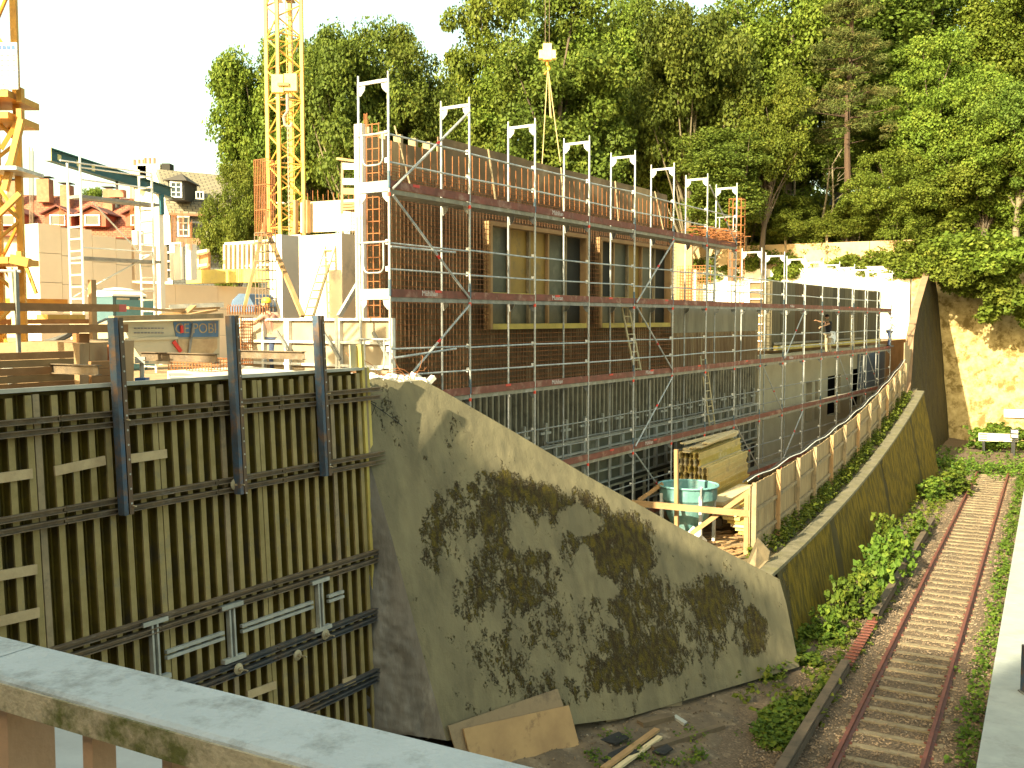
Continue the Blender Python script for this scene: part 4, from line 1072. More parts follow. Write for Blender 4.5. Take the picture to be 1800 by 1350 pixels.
for s_ in (-.21, .21): m_.box(c_ - TD * .06 + TN * s_, .05, .03, .5, TN, TD)
m_.build("black_marks", BLACK, ss)
m_ = MB(); m_.bar(c_ - Z * .28, c_ - Z * 1.6, .1, .1, TD); m_.build("post", BLACK, ss)
pq = ew(0, 0) - TD * .1
def Es(px, py): return PP(px, py, pq, TD)
tag(MB().prism([Es(1765, 733), Es(1830, 735), Es(1830, 721), Es(1765, 719)], -TD * .1).build("wall_panel", WHITE), "long blank white panel fixed on the sunlit end wall above the track", "panel")

# crane hook with slings over the building
hk = PY(962, 92, 40); hc = thing("crane_hook", "yellow-white crane hook block hanging high above the scaffold before the trees", "crane hook", hk)
m_ = MB(); m_.box(hk, .34, .34, .62); m_.box(hk - Z * .1, .66, .3, .32); m_.build("block", mat("hook_cream", (.85, .68, .3), (.8, .6, .2), 4, .5, 0), hc)
m_ = MB(); m_.tube(hk + Z * .3 + V(-.08, 0, 0), hk + Z * 14 + V(-.08, 0, 0), .012, 4); m_.tube(hk + Z * .3 + V(.08, 0, 0), hk + Z * 14 + V(.08, 0, 0), .012, 4); m_.build("hoist_rope", STEELR, hc)
m_ = MB(); m_.tube(hk - Z * .3, hk - Z * .5, .05, 8); m_.path([hk + V(.1 * math.sin(a * .7), 0, -.5 - .05 * a) for a in range(8)], .03, 6); m_.build("hook", ORG, hc)
sl_ = MB(); h0 = PY(963, 118, 40)
for px, py in ((953, 288), (985, 285), (969, 208), (967, 206)): sl_.tube(h0, PY(px, py, 40 + (py < 250) * .2), .02, 5)
sl_.build("slings", mat("sling_tan", (.5, .38, .2), (.4, .3, .15), 5, .8, 0), hc)

# extra ladders on the scaffold
def ladder(a, b, wv, m, label, nr=9, r=.02):
    t = thing("ladder", label, "ladder", a); s1 = MB()
    MB().bar(a - wv / 2, b - wv / 2, .03, .07, wv).build("side_rail", m, t); MB().bar(a + wv / 2, b + wv / 2, .03, .07, wv).build("side_rail", m, t)
    for k in range(nr):
        p = a.lerp(b, (k + .5) / nr); MB().tube(p - wv / 2, p + wv / 2, r, 6).build("rung", m, t)
    return t
WL = mat("ladder_wood", (.5, .42, .26), (.4, .33, .2), 4, .8, .1)
ladder(B(11.5, -.45, -1.55), B(10.6, -.45, .45), U * .42, WL, "wooden ladder standing on the scaffold below the second window box", 8)
ladder(B(17.2, -.45, -3.55), B(16.3, -.45, -1.2), U * .45, WL, "wooden ladder on the lower scaffold deck in front of the vertical beams", 9)
ladder(B(16.7, -.4, .45), B(16.9, -.4, 2.75), U * .6, GALV, "bright aluminium ladder rising to the top deck beside the orange bars", 8)
ladder(B(35.0, -.4, -1.55), B(34.6, -.4, .5), U * .6, WL, "small ladder on the far part of the scaffold before the grooved panels", 7)
ladder(B(36.3, -.4, -3.6), B(36.8, -.4, -1.4), U * .6, GALV, "pale ladder under the far scaffold deck by the grey tarp", 8)
# orange rebar bits at the end of the top deck, sunlit cage behind, pole of bars
oc = thing("rebar_pile", "heap of orange rebar mesh stacked on the top scaffold deck end", "rebar pile", B(16.5, -.4, 2.45))
m_ = MB()
for k in range(150):
    u = rnd.uniform(15.8, 18.4); z = 2.5 + .5 * rnd.random() ** 1.3; L_ = rnd.uniform(.5, 1.4); d = V(rnd.uniform(-1, 1), rnd.uniform(-1, 1), rnd.uniform(-.12, .12)).normalized()
    p = B(u, -.4 + rnd.uniform(-.3, .3), z); m_.bar(p - d * L_ / 2, p + d * L_ / 2, .018, .018)
m_.build("bars", ORUST, oc)["kind"] = "stuff"
def cage(name, label, o_, xd, L_, h, nx, nz, m=ORUST, dep=None, r=.02):
    t = MB()
    for dd in ([V(0, 0, 0)] if dep is None else [V(0, 0, 0), dep]):
        for k in range(nx + 1): t.bar(o_ + dd + xd * L_ * k / nx, o_ + dd + xd * L_ * k / nx + Z * h, r, r)
        for k in range(nz + 1): t.bar(o_ + dd + Z * h * k / nz, o_ + dd + xd * L_ + Z * h * k / nz, r, r)
    if dep:
        for k in range(nz + 1): t.bar(o_ + Z * h * k / nz, o_ + dep + Z * h * k / nz, r, r); t.bar(o_ + xd * L_ + Z * h * k / nz, o_ + dep + xd * L_ + Z * h * k / nz, r, r)
    return tag(t.build(name, m), label, "rebar cage")
q = PY(1190, 528, 37); cage("rebar_cage", "sunlit orange rebar mesh standing in the gap past the rebar wall", V(q.x, q.y, YARD), N, 1.3, 3.3, 12, 30, ORUST)
MB_ = MB(); MB_.obox(V(q.x - .1, q.y + .35, YARD), N * .75, U * .1, Z * 4.2); tag(MB_.build("formwork_strip", TIMB), "tall sunlit board strip behind the orange mesh past the rebar wall", "board")
q = PY(1279, 540, 39); cage("rebar_cage", "slender upright orange bar cage before the pale wall, near the mesh heap", V(q.x, q.y, YARD), N, .5, 6.0, 3, 18, ORUST, U * .4)
q = PY(1316, 545, 44); t = framed_panel(V(q.x, q.y, YARD), N * .9, 3.0, 8, 1, -U, "narrow white-framed formwork panel before the pale rear wall", None, WHITE, PLYD)
q = PY(1345, 545, 43); tag(MB().obox(V(q.x, q.y, YARD), N * .55, U * 1.6, Z * 2.6).build("wall_stub", CONCW), "bright white concrete wall stub beside the narrow formwork panel", "wall stub")
# ================================================================ YARD on the left
def vbar(px, y0, y1, Y, w_, m, label, cat, d=None):
    a = PY(px, y0, Y); b = PY(px, y1, Y); return tag(MB().bar(V(a.x, a.y, b.z), V(a.x, a.y, a.z), w_, d or w_, U).build(cat.replace(" ", "_"), m), label, cat)
def pbar(x0, y0, Y0, x1, y1, Y1, w_, h_, m, label, cat):
    return tag(MB().bar(PY(x0, y0, Y0), PY(x1, y1, Y1), w_, h_).build(cat.replace(" ", "_"), m), label, cat)
def cuboid(px, Y, zb_, zt_, lu, lw, m, name, parent=None, label=None, cat=None):
    """corner nearest the camera at photo column px; extends lu along U and lw along -N"""
    c = PY(px, 561, Y); o = MB().obox(V(c.x, c.y, zb_), U * lu, -N * lw, Z * (zt_ - zb_)).build(name, m, parent)
    if label: tag(o, label, cat)
    return o
def zat(py, Y): return PY(900, py, Y).z
# beige block walls
s13 = 1.3
bwk = thing("block_wall", "tall beige block wall with a stepped top and a bright narrow end face", "wall", PY(70, 600, 28.6))
c = PY(72, 561, 28.4); c = V(c.x, c.y, 0)
heights = [2.72, 2.66, 2.5, 2.44]
lens_ = [.7, 1.0, .8, .55]
uu = 0
for i, (h, l) in enumerate(zip(heights, lens_)):
    zc = YARD - .1; bh = (h - zc) / 5
    for j in range(5):
        MB().obox(c + U * uu + Z * (zc + bh * j) - N * .0, U * (l - .012), -N * (.75 if i == 0 else .3), Z * (bh - .012)).build("block_course", CONCB, bwk)
    uu += l
lwk = thing("block_wall", "low long beige block wall running from the tall wall towards the white tower core", "wall", c + U * uu)
for j in range(3):
    for i in range(4):
        o_ = c + U * (uu + 1.75 * i + (.3 if j % 2 else 0)) + N * -.2 + Z * (YARD - .1 + .9 * j)
        MB().obox(o_, U * 1.738, -N * .3, Z * (.888 if j < 2 else .78)).build("block_course", CONCB, lwk)
MB().obox(c + U * (uu + .1) + Z * 1.2 + N * .01, U * 1.2, -N * .3, Z * 1.1).build("block_course", CONCB, lwk)
tag(MB().obox(c + U * (uu + .2) + Z * 2.3, U * .25, -N * .25, Z * .45).build("block", CONCW), "single pale block standing on top of the beige wall", "block")
# white concrete core
core = thing("concrete_core", "blinding white concrete tower core with shaded beige side faces", "concrete core", PY(525, 600, 25.5))
cuboid(497, 23.2, YARD - .1, zat(412, 23.2), .55, .42, CONCW, "core_wall", core)
cuboid(602, 24.7, YARD - .1, zat(410, 24.7), 3.2, 1.75, CONC, "core_wall", core)
cuboid(530, 26.9, YARD - .1, zat(412, 26.9), 2.5, .8, CONC, "core_wall", core)
c_ = PY(650, 561, 26.3)
m_ = MB(); a = PY(600, 408, 26.2); b = PY(528, 408, 27.0)
lp = thing("upper_form_panel", "pale plywood panel standing on top of the white concrete core", "formwork panel", a)
MB().prism([PY(528, 409, 27), PY(650, 404, 25.4), PY(650, 348, 25.4), PY(528, 356, 27)], U * .06).build("sheet", mat("pale_ply", (.68, .56, .38), (.58, .46, .3), 1.2, .8, .1, c3=(.35, .22, .12), s3=1.5, t3=.68), lp)
for px in (520, 536, 541): MB().bar(PY(px, 410, 26.6), PY(px, 352, 26.6), .08, .12, U).build("upright", TIMB, lp)
m_ = MB()
for k in range(14): 
    x = 532 + 9 * k; m_.bar(PY(x, 352, 27), PY(x + rnd.uniform(-1, 1), 338 + rnd.uniform(-5, 5), 27), .014, .014)
m_.build("starter_bars", ORUST, lp)["kind"] = "stuff"
cage("rebar_cage", "small bar mesh standing on the core beside the timber bracket", PY(618, 408, 25.2), N, .5, .55, 6, 6, STEELR, r=.012)
ladder(PY(540, 562, 24.2), PY(580, 432, 24.9), N * .34, mat("ladder_tan", (.62, .52, .3), (.5, .42, .25), 4, .7, .1), "pale double ladder leaning in the sun against the white core", 9)
pbar(472, 412, 22.5, 532, 556, 21.2, .1, .06, TIMB, "long slanted timber brace in front of the white core", "brace")
pbar(428, 548, 22.0, 470, 372, 22.2, .12, .07, TIMB, "crooked timber brace leaning on the upright bar column", "brace")
pbar(596, 556, 20.9, 657, 452, 21.6, .09, .09, GALV, "steel push-pull prop slanting up behind the first scaffold bay", "prop")
cage("rebar_cage", "tall dark upright column cage of reinforcing bars beside the white core", V(*PY(450, 561, 21.6).xy, YARD), N, .32, 3.2, 3, 16, STEELR, U * .3, .018)
cage("rebar_cage", "dense rusty starter bars above the column cage, against the oak", V(*PY(451, 561, 21.6).xy, 1.8), N, .36, 1.6, 7, 3, RUST, U * .25, .014)
# timber platform bracket on the wall end (x 600-660, y 275-375)
tp = thing("timber_bracket", "white-edged timber working bracket projecting from the wall end under the top deck", "work platform", B(.4, -1.9, 2.6))
for y, m in ((292, WHITE), (319, WHITE), (336, TIMB)): MB().bar(PY(602, y, 21.0), PY(652, y + 1, 20.6), .03, .13).build("guard_board", m, tp)
MB().bar(PY(594, 279, 21), PY(652, 287, 20.6), .1, .05).build("top_board", TIMB, tp)
for px in (601,): MB().bar(PY(px, 375, 21), PY(px + 1, 278, 21), .05, .05).build("post", TIMBO, tp)
for k in range(3): MB().obox(PY(598, 370 - 5 * k, 21), N * .75, U * .5, Z * .045).build("platform_board", TIMB, tp)
MB().bar(PY(624, 374, 20.9), PY(655, 410, 20.8), .05, .05).build("strut", GALV, tp)
MB().bar(PY(600, 375, 21), PY(600, 410, 21), .03, .03).build("post", GALV, tp)

# row of bright framed panels behind the dark formwork's edge
for i in range(3):
    framed_panel(B(.35, -4.4 + 1.415 * i, -1.4), N * 1.4, 1.42, 3, 1 if i else 2, -U, ("white-framed formwork panel farthest from the scaffold in the bright row", "white-framed formwork panel in the middle of the bright row", "white-framed formwork panel directly beneath the first scaffold bay")[i], "bright framed panels behind the dark formwork", mat("white_form_steel", (.7, .68, .62), (.48, .46, .41), 4, .6, .15), mat("tan_sheet", (.36, .29, .2), (.28, .22, .15), 2, .8, .1))
for k, (x0, x1) in enumerate(((505, 538), (590, 625), (645, 672))):
    a = B(.2, -3.2 + 1.3 * k, -.25); tag(MB().bar(a, a + N * .45 - Z * .55, .04, .06).build("strut", GALVD), ("short slanting strut on the bright panel row, at its far end", "short slanting strut on the middle bright panel", "short slanting strut on the bright panel under the scaffold")[k], "strut")

# skip with banner
SY = 19.6
skq = PY(386, 600, SY)
def SK(px, py, o_=0): return PP(px, py, skq + N * o_, N)
sk = thing("rubble_skip", "cream skip container with blue lettered banner and planks piled on top", "skip", SK(300, 640))
CRM = mat("cream_sheet", (.5, .45, .32), (.4, .36, .26), 1.2, .7, .1, c3=(.2, .15, .1), s3=1.8, t3=.66)
MB().prism([SK(214, 566), SK(386, 562), SK(386, 640), SK(255, 640), SK(228, 600)], -N * 1.6).build("body", CRM, sk)
MB().bar(SK(196, 560, .08), SK(388, 555, .08), .16, .09).build("top_rim", TIMBO, sk)
MB().prism([SK(305, 566, .02), SK(384, 564, .02), SK(384, 592, .02), SK(310, 593, .02)], -N * .015).build("blue_banner", mat("banner_blue", (.08, .17, .3), (.06, .13, .23), 3, .6, .1, c3=(.2, .12, .08), s3=4, t3=.62), sk)
bnr = sk.children[-1]
text("CE POBI", SK(345, 578, .025), U, Z, .27, mat("banner_letters", (.4, .33, .2), (.25, .18, .1), 12, .8, 0), bnr, .002)
MB().prism([SK(312, 596, .02), SK(382, 595, .02), SK(382, 612, .02), SK(374, 621, .02), SK(318, 621, .02)], -N * .015).build("tan_poster", mat("poster_tan", (.5, .38, .22), (.36, .26, .15), 6, .8, 0), sk)
MB().bar(SK(319, 572, .05), SK(320, 585, .05), .04, .05).build("red_clip", RED, sk)
MB().bar(SK(305, 600, .04), SK(318, 618, .04), .03, .07).build("red_stripe", RED, sk)
MB().bar(SK(340, 568, .06), SK(332, 622, .06), .03, .04).build("prop_tube", GALVD, sk)
m_ = MB()
for y in (577, 585): 
    for x in range(236, 290, 6): m_.bar(SK(x, y, .012), SK(x + 4, y, .012), .01, .02)
m_.build("small_print", mat("print_grey", (.2, .2, .22)), sk)["kind"] = "stuff"
MB().bar(SK(218, 597, .02), SK(312, 594, .02), .04, .05).build("side_rib", CRM, sk)
for i, (x0, y0, Y0, x1, y1, Y1, w_) in enumerate(((222, 541, 17, 345, 549, 21, .1), (300, 545, 21, 385, 541, 22, .06), (325, 552, 20, 340, 538, 20.5, .12), (330, 554, 19.8, 372, 546, 20.4, .15), (345, 553, 20, 380, 545, 20.4, .1), (280, 553, 19.9, 330, 549, 20.2, .1))):
    pbar(x0, y0, Y0, x1, y1, Y1, w_, .045, TIMB, ("long bright plank slanting from the red-ended beam across the skip", "thin grey plank behind the pile on the skip", "short upturned board in the pile on the skip", "wide tan board lying on the skip pile", "narrow tan board at the skip's top right corner", "low flat board on the middle of the skip rim")[i], "plank")
pbar(298, 540, 24, 392, 536, 24.5, .3, .12, GALVD, "grey stacked beams lying before the low beige wall", "beams")
# timbers far left, close to the formwork
YN = 14.5
TB_ = mat("timber_orange", (.28, .145, .06), (.2, .1, .04), 3, .75, .2, c3=(.35, .2, .1), s3=3, t3=.66)
def hb(x0, y0, x1, y1, Y, th, m, label, cat="beam", dep=.1):
    A = PY(x1, 561, Y); A.z = 0; C = PP(x0, 561, A, N); C.z = 0; zt0 = PY(x1, y0, Y).z; zb0 = PY(x1, y1, Y).z
    t = MB().obox(C + Z * zb0, A - C, -N * dep, Z * (zt0 - zb0)).build(cat.replace(" ", "_"), m)
    return tag(t, label, cat)
hb(-40, 535, 210, 548, YN, 0, TB_, "upper squared timber with a red painted end above the formwork")
hbA = PY(210, 561, YN); hbA.z = 0
tag(MB().obox(hbA + N * .002 + Z * PY(210, 548, YN).z, U * .12, -N * .105, Z * (PY(210, 535, YN).z - PY(210, 548, YN).z)).build("beam_end", mat("red_end", (.55, .12, .1), (.45, .1, .08), 5, .7, .1)), "red painted tip of the upper squared timber", "timber end")
hb(-40, 570, 225, 584, YN, 0, TB_, "lower squared timber crossing behind the first steel post")
hb(28, 526, 120, 536, 16, 0, ORG, "orange steel girder lying above the upper squared timber", "girder", .3)
hb(-20, 561, 168, 569, 15.5, 0, mat("orange_brown", (.42, .19, .06), (.3, .13, .04), 4, .7, .1), "orange-brown girder between the two squared timbers", "girder", .3)
hb(84, 553, 150, 562, 15.8, 0, YEL, "small yellow trestle piece on the orange-brown girder", "trestle", .3)
vbar(167, 690, 492, 15.3, .085, TIMB, "pale upright post rising behind the squared timbers", "post")
vbar(145, 690, 586, 14.2, .16, TB_, "thick brown upright timber under the lower squared timber", "post")
vbar(205, 690, 606, 14.6, .16, mat("rust_orange", (.4, .14, .05), (.28, .09, .03), 4, .7, .1), "rust-orange steel column beside the first steel post", "column")
vbar(33, 620, 474, 13.2, .045, GALVD, "grey square steel post at the picture's left edge", "post")
pbar(18, 470, 13.4, 27, 588, 13.4, .05, .05, mat("pale_green", (.6, .62, .35), (.5, .52, .3), 4, .6, .1), "pale yellow-green bar leaning by the grey steel post", "bar")
tag(MB().tube(PY(0, 476, 13.2), PY(36, 477, 13.2), .02, 6).build("handrail", GALV), "short grey handrail tube at the picture's left edge", "handrail")
for j in range(6):
    hb(-40, 617 + 13 * j, 128, 629 + 13 * j, 13.6, 0, mat("shoring_tan", (.25, .155, .07), (.18, .11, .05), 3, .8, .2) if j % 2 else TB_, "tan board in the stacked timber shoring wall at the left edge", "board", .06)["group"] = "boards of the timber shoring wall"
    hb(158, 634 + 13 * j, 196, 646 + 13 * j, 13.8, 0, TB_, "short tan board between the brown timber and the steel post", "board", .06)["group"] = "short boards of the shoring"
tag(MB().prism([PY(-20, 700, 13.9), PY(140, 700, 13.9), PY(140, 604, 13.9), PY(90, 600, 13.9), PY(-20, 603, 13.9)], V(0, 2, 0)).build("earth_heap", SAND), "earth heaped behind the timber shoring wall", "earth heap")
m_ = MB()
for k in range(14): a = PY(64 + 3 * k, 604 - k * .3, 15.3); m_.tube(a, a + V(.55, .5, .22 + .01 * k), .02, 5)
tag(m_.build("steel_tubes", GALVD), "bundle of grey steel tubes lying slanted on the earth heap", "steel tubes")
# sunlit concrete slab and orange mesh behind the dark formwork
tag(MB().prism([PY(300, 668, 17.0), PY(520, 652, 19.5), PY(420, 642, 19.9), PY(294, 652, 18.0)], -Z * .2).build("slab", CONCW), "blinding sunlit concrete slab edge behind the dark formwork", "slab")
cage("rebar_cage", "low orange rebar mesh fence on the slab behind the formwork", PY(296, 650, 18.6), N, 1.2, .22, 14, 3, ORUST, U * .5, .012)
cage("rebar_cage", "square orange mesh between the skip and the bright framed panels", PY(405, 640, 19.3), N, .3, .9, 5, 14, ORUST, U * .3, .014)
m_ = MB()
for k in range(16): x = 400 + 4.5 * k; a = PY(x, 553, 20.4); m_.path([a, a + Z * .16, a + Z * .2 + N * .03, a + Z * .16 + N * .06, a + N * .06], .008, 4)
tag(m_.build("stirrups", ORUST), "row of small orange stirrup bars on top of the bright panel row", "stirrups")
# portable toilet
pt = thing("portable_toilet", "teal portable toilet cabins with a domed white roof by the block wall", "portable toilet", PY(213, 600, 26))
a = PY(158, 561, 26.2); b = PY(199, 561, 25.6); c_ = PY(257, 561, 26.6)
PTB = mat("toilet_teal", (.07, .13, .15), (.055, .11, .13), 3, .6, .1)
zt_ = zat(521, 26); zbm = YARD
q4 = [V(a.x, a.y, 0), V(b.x, b.y, 0), V(c_.x, c_.y, 0), V(a.x + c_.x - b.x, a.y + c_.y - b.y, 0)]
MB().hexa([p + Z * zbm for p in q4], [p + Z * zt_ for p in q4]).build("cabin", PTB, pt)
cen = sum(q4, V(0, 0, 0)) / 4
g_ = MB(); prof = [(1.06, 0), (1.04, .05), (.8, .14), (.45, .21), (.12, .24)]
for (s0, z0), (s1, z1) in zip(prof, prof[1:]):
    A = [cen + (p - cen) * s0 + Z * (zt_ + z0) for p in q4]; Bq = [cen + (p - cen) * s1 + Z * (zt_ + z1) for p in q4]
    for k in range(4): g_.quad(A[k], A[(k + 1) % 4], Bq[(k + 1) % 4], Bq[k])
g_.quad(*[cen + (p - cen) * .12 + Z * (zt_ + .24) for p in q4]); g_.build("roof", mat("roof_white", (.8, .8, .78), (.72, .72, .7), 2, .5, 0), pt)
xd = (q4[2] - q4[1]).normalized(); od = V(xd.y, -xd.x, 0)
for s_ in (.12, .85): MB().obox(q4[1] + xd * s_ + od * .005 + Z * (zt_ - .16), xd * .42, od * .01, Z * .12).build("vent_strip", mat("vent_cream", (.62, .55, .4)), pt)
MB().obox(q4[1] + xd * .1 + od * .003 + Z * (zbm + .05), xd * 1.3, od * .02, Z * 1.8).build("door", mat("door_teal", (.1, .25, .29), (.08, .2, .24), 3, .6, .1), pt)
# aluminium tower with ladder frames
tw = thing("ladder_tower", "slim aluminium ladder-frame scaffold tower before the beige block wall", "scaffold tower", V(*PY(205, 600, 24).xy, YARD))
cN = PY(137, 561, 23.6); cN = V(cN.x, cN.y, 0)
def lframe(o_, z0, z1, wv, m=GALV, step=.28):
    g_ = MB(); g_.tube(o_ + Z * z0, o_ + Z * z1, .03, 8); g_.tube(o_ + wv + Z * z0, o_ + wv + Z * z1, .03, 8); g_.build("ladder_frame", m, tw)
    z = z0 + .15
    while z < z1 - .1: MB().tube(o_ + Z * z, o_ + wv + Z * z, .022, 6).build("rung", m, tw); z += step
wv = N * .5
ALU = mat("aluminium", (.66, .66, .63), (.54, .54, .51), 4, .45, .03, .2)
o1 = cN - wv / 2; o2 = o1 + U * 1.95 + N * .02
lframe(o1, YARD, zat(352, 23.6), wv, ALU); lframe(o2, YARD, zat(297, 25.2), wv, ALU)
g_ = MB(); 
for w_, z1 in ((0, zat(285, 23.6)), (1, zat(275, 23.6))): g_.tube(o1 + wv * w_ + Z * zat(352, 23.6), o1 + wv * w_ + Z * z1, .026, 6)
g_.build("post", ALU, tw)
for py, h in ((352, .07), (458, .07)):
    z_ = zat(py, 24); MB().obox(o1 + Z * z_ + N * .02, U * 2.2, N * .46, Z * h).build("deck", GALVD, tw)
g_ = MB()
for py, s_ in ((285, .012), (313, .012), (292, .012), (502, .01), (430, .01)): z_ = zat(py + 8, 24); g_.tube(o1 + wv + Z * z_ - U * .5 * (py == 285), o2 + wv + Z * (z_), .02, 6)
g_.tube(o1 + Z * zat(525, 24), o2 + wv + Z * zat(440, 24), .024, 6); g_.tube(o1 + wv + Z * zat(358, 24) + U * .3, o2 + Z * zat(440, 24), .02, 6)
g_.build("braces", ALU, tw)
# teal runway beam with hoist
ta, tb_ = PY(84, 271, 24.0), PY(300, 330, 30.5); tb_.z = ta.z - .1
rbm = thing("hoist_beam", "dark teal steel runway beam with cream end and marks over the tower", "runway beam", ta)
m_ = MB(); d_ = (tb_ - ta); m_.bar(ta, tb_, .02, .28); m_.bar(ta + Z * .14, tb_ + Z * .14, .2, .025); m_.bar(ta - Z * .14, tb_ - Z * .14, .2, .025); m_.build("beam", TEALD, rbm)
MB().bar(ta - d_.normalized() * .03, ta, .2, .32).build("end_plate", mat("cream_mark", (.65, .6, .3), (.55, .5, .25)), rbm)
for f_ in (.06, .19, .3): p = ta.lerp(tb_, f_) + V(d_.y, -d_.x, 0).normalized() * .013; MB().bar(p, p + d_.normalized() * .16, .006, .14).build("plate_mark", MATS["cream_mark"], rbm)
p = ta.lerp(tb_, .88); MB().bar(V(p.x, p.y, YARD), p - Z * .15, .16, .16, U).build("column", CONCW, rbm); MB().bar(p - Z * .16, p - Z * .75, .3, .12, U).build("bracket", TEALD, rbm)
p = ta.lerp(tb_, .5); ho = thing("chain_hoist", "rusty red chain hoist hanging beneath the teal runway beam", "hoist", p - Z * .5)
MB().box(p - Z * .48, .42, .22, .2).build("motor", mat("hoist_red", (.45, .17, .1), (.35, .12, .07), 5, .6, .1), ho); m_ = MB(); m_.box(p - Z * .25, .06, .05, .3); m_.tube(p - Z * .55, p - Z * .85, .06, 8); m_.build("hook_block", BLACK, ho)
# sunlit low formwork row with vertical beams behind the low wall
lr = thing("beam_formwork", "sunlit low orange formwork with cream upright beams beyond the low block wall", "formwork", PY(400, 490, 36))
LF = mat("orange_ply", (.45, .25, .12), (.35, .18, .08), 3, .8, .1)
for x0, x1, yt, yb in ((334, 366, 449, 485), (396, 478, 432, 487)):
    MB().prism([PY(x0, yb, 36), PY(x1, yb, 35), PY(x1, yt - 6, 35), PY(x0, yt, 36)], U * .1).build("sheet", LF, lr)
    m_ = MB(); x = x0
    while x < x1: m_.bar(PY(x, yb, 35.6 - (x - 330) * .006), PY(x, yt - 2, 35.6 - (x - 330) * .006), .1, .12, U); x += 8
    m_.bar(PY(x0, yt - 3, 35.4), PY(x1, yt - 9, 34.6), .1, .1); m_.bar(PY(x0, 470, 35.4), PY(x1, 465, 34.6), .1, .08); m_.build("beams", mat("cream_beam", (.68, .58, .38), (.56, .46, .3), 3, .8, .1), lr)
MB().bar(PY(335, 487, 34.5), PY(480, 484, 33.5), .5, .45).build("bottom_beam", TIMBY, lr)
dp = framed_panel(PY(292, 492, 33), N * .9 + U * 0, 1.2, 4, 1, -U, "dark recessed formwork panel between two white concrete stubs", None, WHITE, PLYB)
for i, x in enumerate((299, 327)): tag(MB().obox(PY(x, 492, 32.4), N * .25, U * .25, Z * 1.15).build("concrete_stub", CONCW), ("white concrete stub next to the tower's ladder frame", "white concrete stub beside the dark recessed panel")[i], "concrete stub")
for i, (x, y0, y1) in enumerate(((52, 398, 258), (302, 432, 370), (316, 434, 372), (330, 440, 388), (105, 398, 362), (229, 402, 325), (640, 246, 200))):
    Yb = 28.8 if x < 250 else (32 if x < 400 else 21)
    m_ = MB()
    for k in range(4): a = PY(x + 2.4 * k, y0, Yb + .1 * (k % 2)); b = PY(x + 2.4 * k, y1 + rnd.uniform(-2, 8), Yb + .1 * (k % 2)); m_.bar(a, b, .016, .016)
    tag(m_.build("starter_bars", ORUST if x != 52 else STEELR), ("tall thin starter bars rising into the sky from the tall block wall", "orange starter bars above the first white stub", "orange starter bars in front of the mansard house's window", "short orange starter bars beside the dark recessed panel", "orange starter bars before the first red dormer", "long orange starter bars under the teal beam", "few thin bars above the wall end")[i], "rebar")
# blue covered machine and stack
m_ = MB(); a = PY(405, 545, 22.6); m_.prism([PY(403, 548, 22.6), PY(446, 548, 22.6), PY(447, 538, 22.6), PY(436, 517, 22.6), PY(420, 516, 22.6), PY(408, 528, 22.6)], U * .7)
tag(m_.build("covered_machine", mat("tarp_blue", (.1, .16, .28), (.07, .12, .2), 4, .6, .2, c3=(.6, .6, .58), s3=2, t3=.62)), "blue tarpaulin-covered machine between the crooked brace and the low wall", "machine")
# ---------------------------------------------------------------- tower cranes
def mast(t, cx, cy, side, ang, z0, z1, step, r, m, rb):
    cs = [V(cx + side * .7071 * math.cos(R(ang + 90 * k)), cy + side * .7071 * math.sin(R(ang + 90 * k)), 0) for k in range(4)]
    for c in cs: MB().bar(c + Z * z0, c + Z * z1, r, r, V(math.cos(R(ang)), math.sin(R(ang)), 0)).build("chord", m, t)
    for k in range(4):
        g_ = MB(); a, b = cs[k], cs[(k + 1) % 4]; z = z0; f = k % 2
        while z < z1 - .1:
            zz = min(z + step, z1); p, q = (a, b) if f else (b, a)
            g_.tube(p + Z * z, q + Z * zz, rb, 5); f = not f; z += step
        z = z0
        while z < z1: g_.tube(a + Z * z, b + Z * z, rb, 5); z += step * 4
        g_.build("lattice", m, t)
    return cs
p = PY(506, 561, 40); tc_ = thing("tower_crane", "yellow lattice tower crane mast rising behind the white core", "tower crane", V(p.x, p.y, YARD))
cs = mast(tc_, p.x, p.y, 1.02, 263, YARD, 16, .62, .13, YEL, .03)
for z in (1.5, 4.6, 8.7, 12.5):
    MB().obox(V(p.x - .38, p.y - .05, z), V(.3, 0, 0), V(0, .4, 0), Z * .04).build("landing", WHITE, tc_); MB().obox(V(p.x + .08, p.y - .2, z), V(.32, 0, 0), V(0, .6, 0), Z * .04).build("landing", GALVD, tc_)
g_ = MB(); 
for s_ in (-.12, .12): g_.bar(V(p.x + .22 + s_, p.y, YARD), V(p.x + .22 + s_, p.y, 16), .03, .03)
z = YARD
while z < 16: g_.bar(V(p.x + .1, p.y, z), V(p.x + .34, p.y, z), .02, .02); z += .3
g_.build("climbing_ladder", YEL, tc_)
hb_ = PY(500, 148, 36); h2 = thing("hook_block", "cream crane hook block with long chain hanging before the crane mast", "crane hook", hb_)
YC = mat("hook_yellow", (.78, .58, .2), (.7, .5, .15), 4, .5, 0)
MB().box(hb_ + V(-.22, 0, 0), .42, .3, .62).build("cheek", YC, h2); MB().box(hb_ + V(.24, 0, .04), .44, .3, .6).build("cheek", YC, h2); MB().box(hb_ + V(0, -.2, -.05), .4, .05, .1).build("axle", mat("brown_axle", (.3, .2, .1)), h2)
m_ = MB()
for s_ in (-.3, .3): m_.tube(hb_ + V(s_, 0, .3), hb_ + V(s_, 0, 12), .012, 4)
m_.build("hoist_rope", STEELR, h2)
m_ = MB(); c0_ = hb_ + V(.1, 0, -.35); m_.tube(c0_, c0_ - Z * .6, .06, 8)
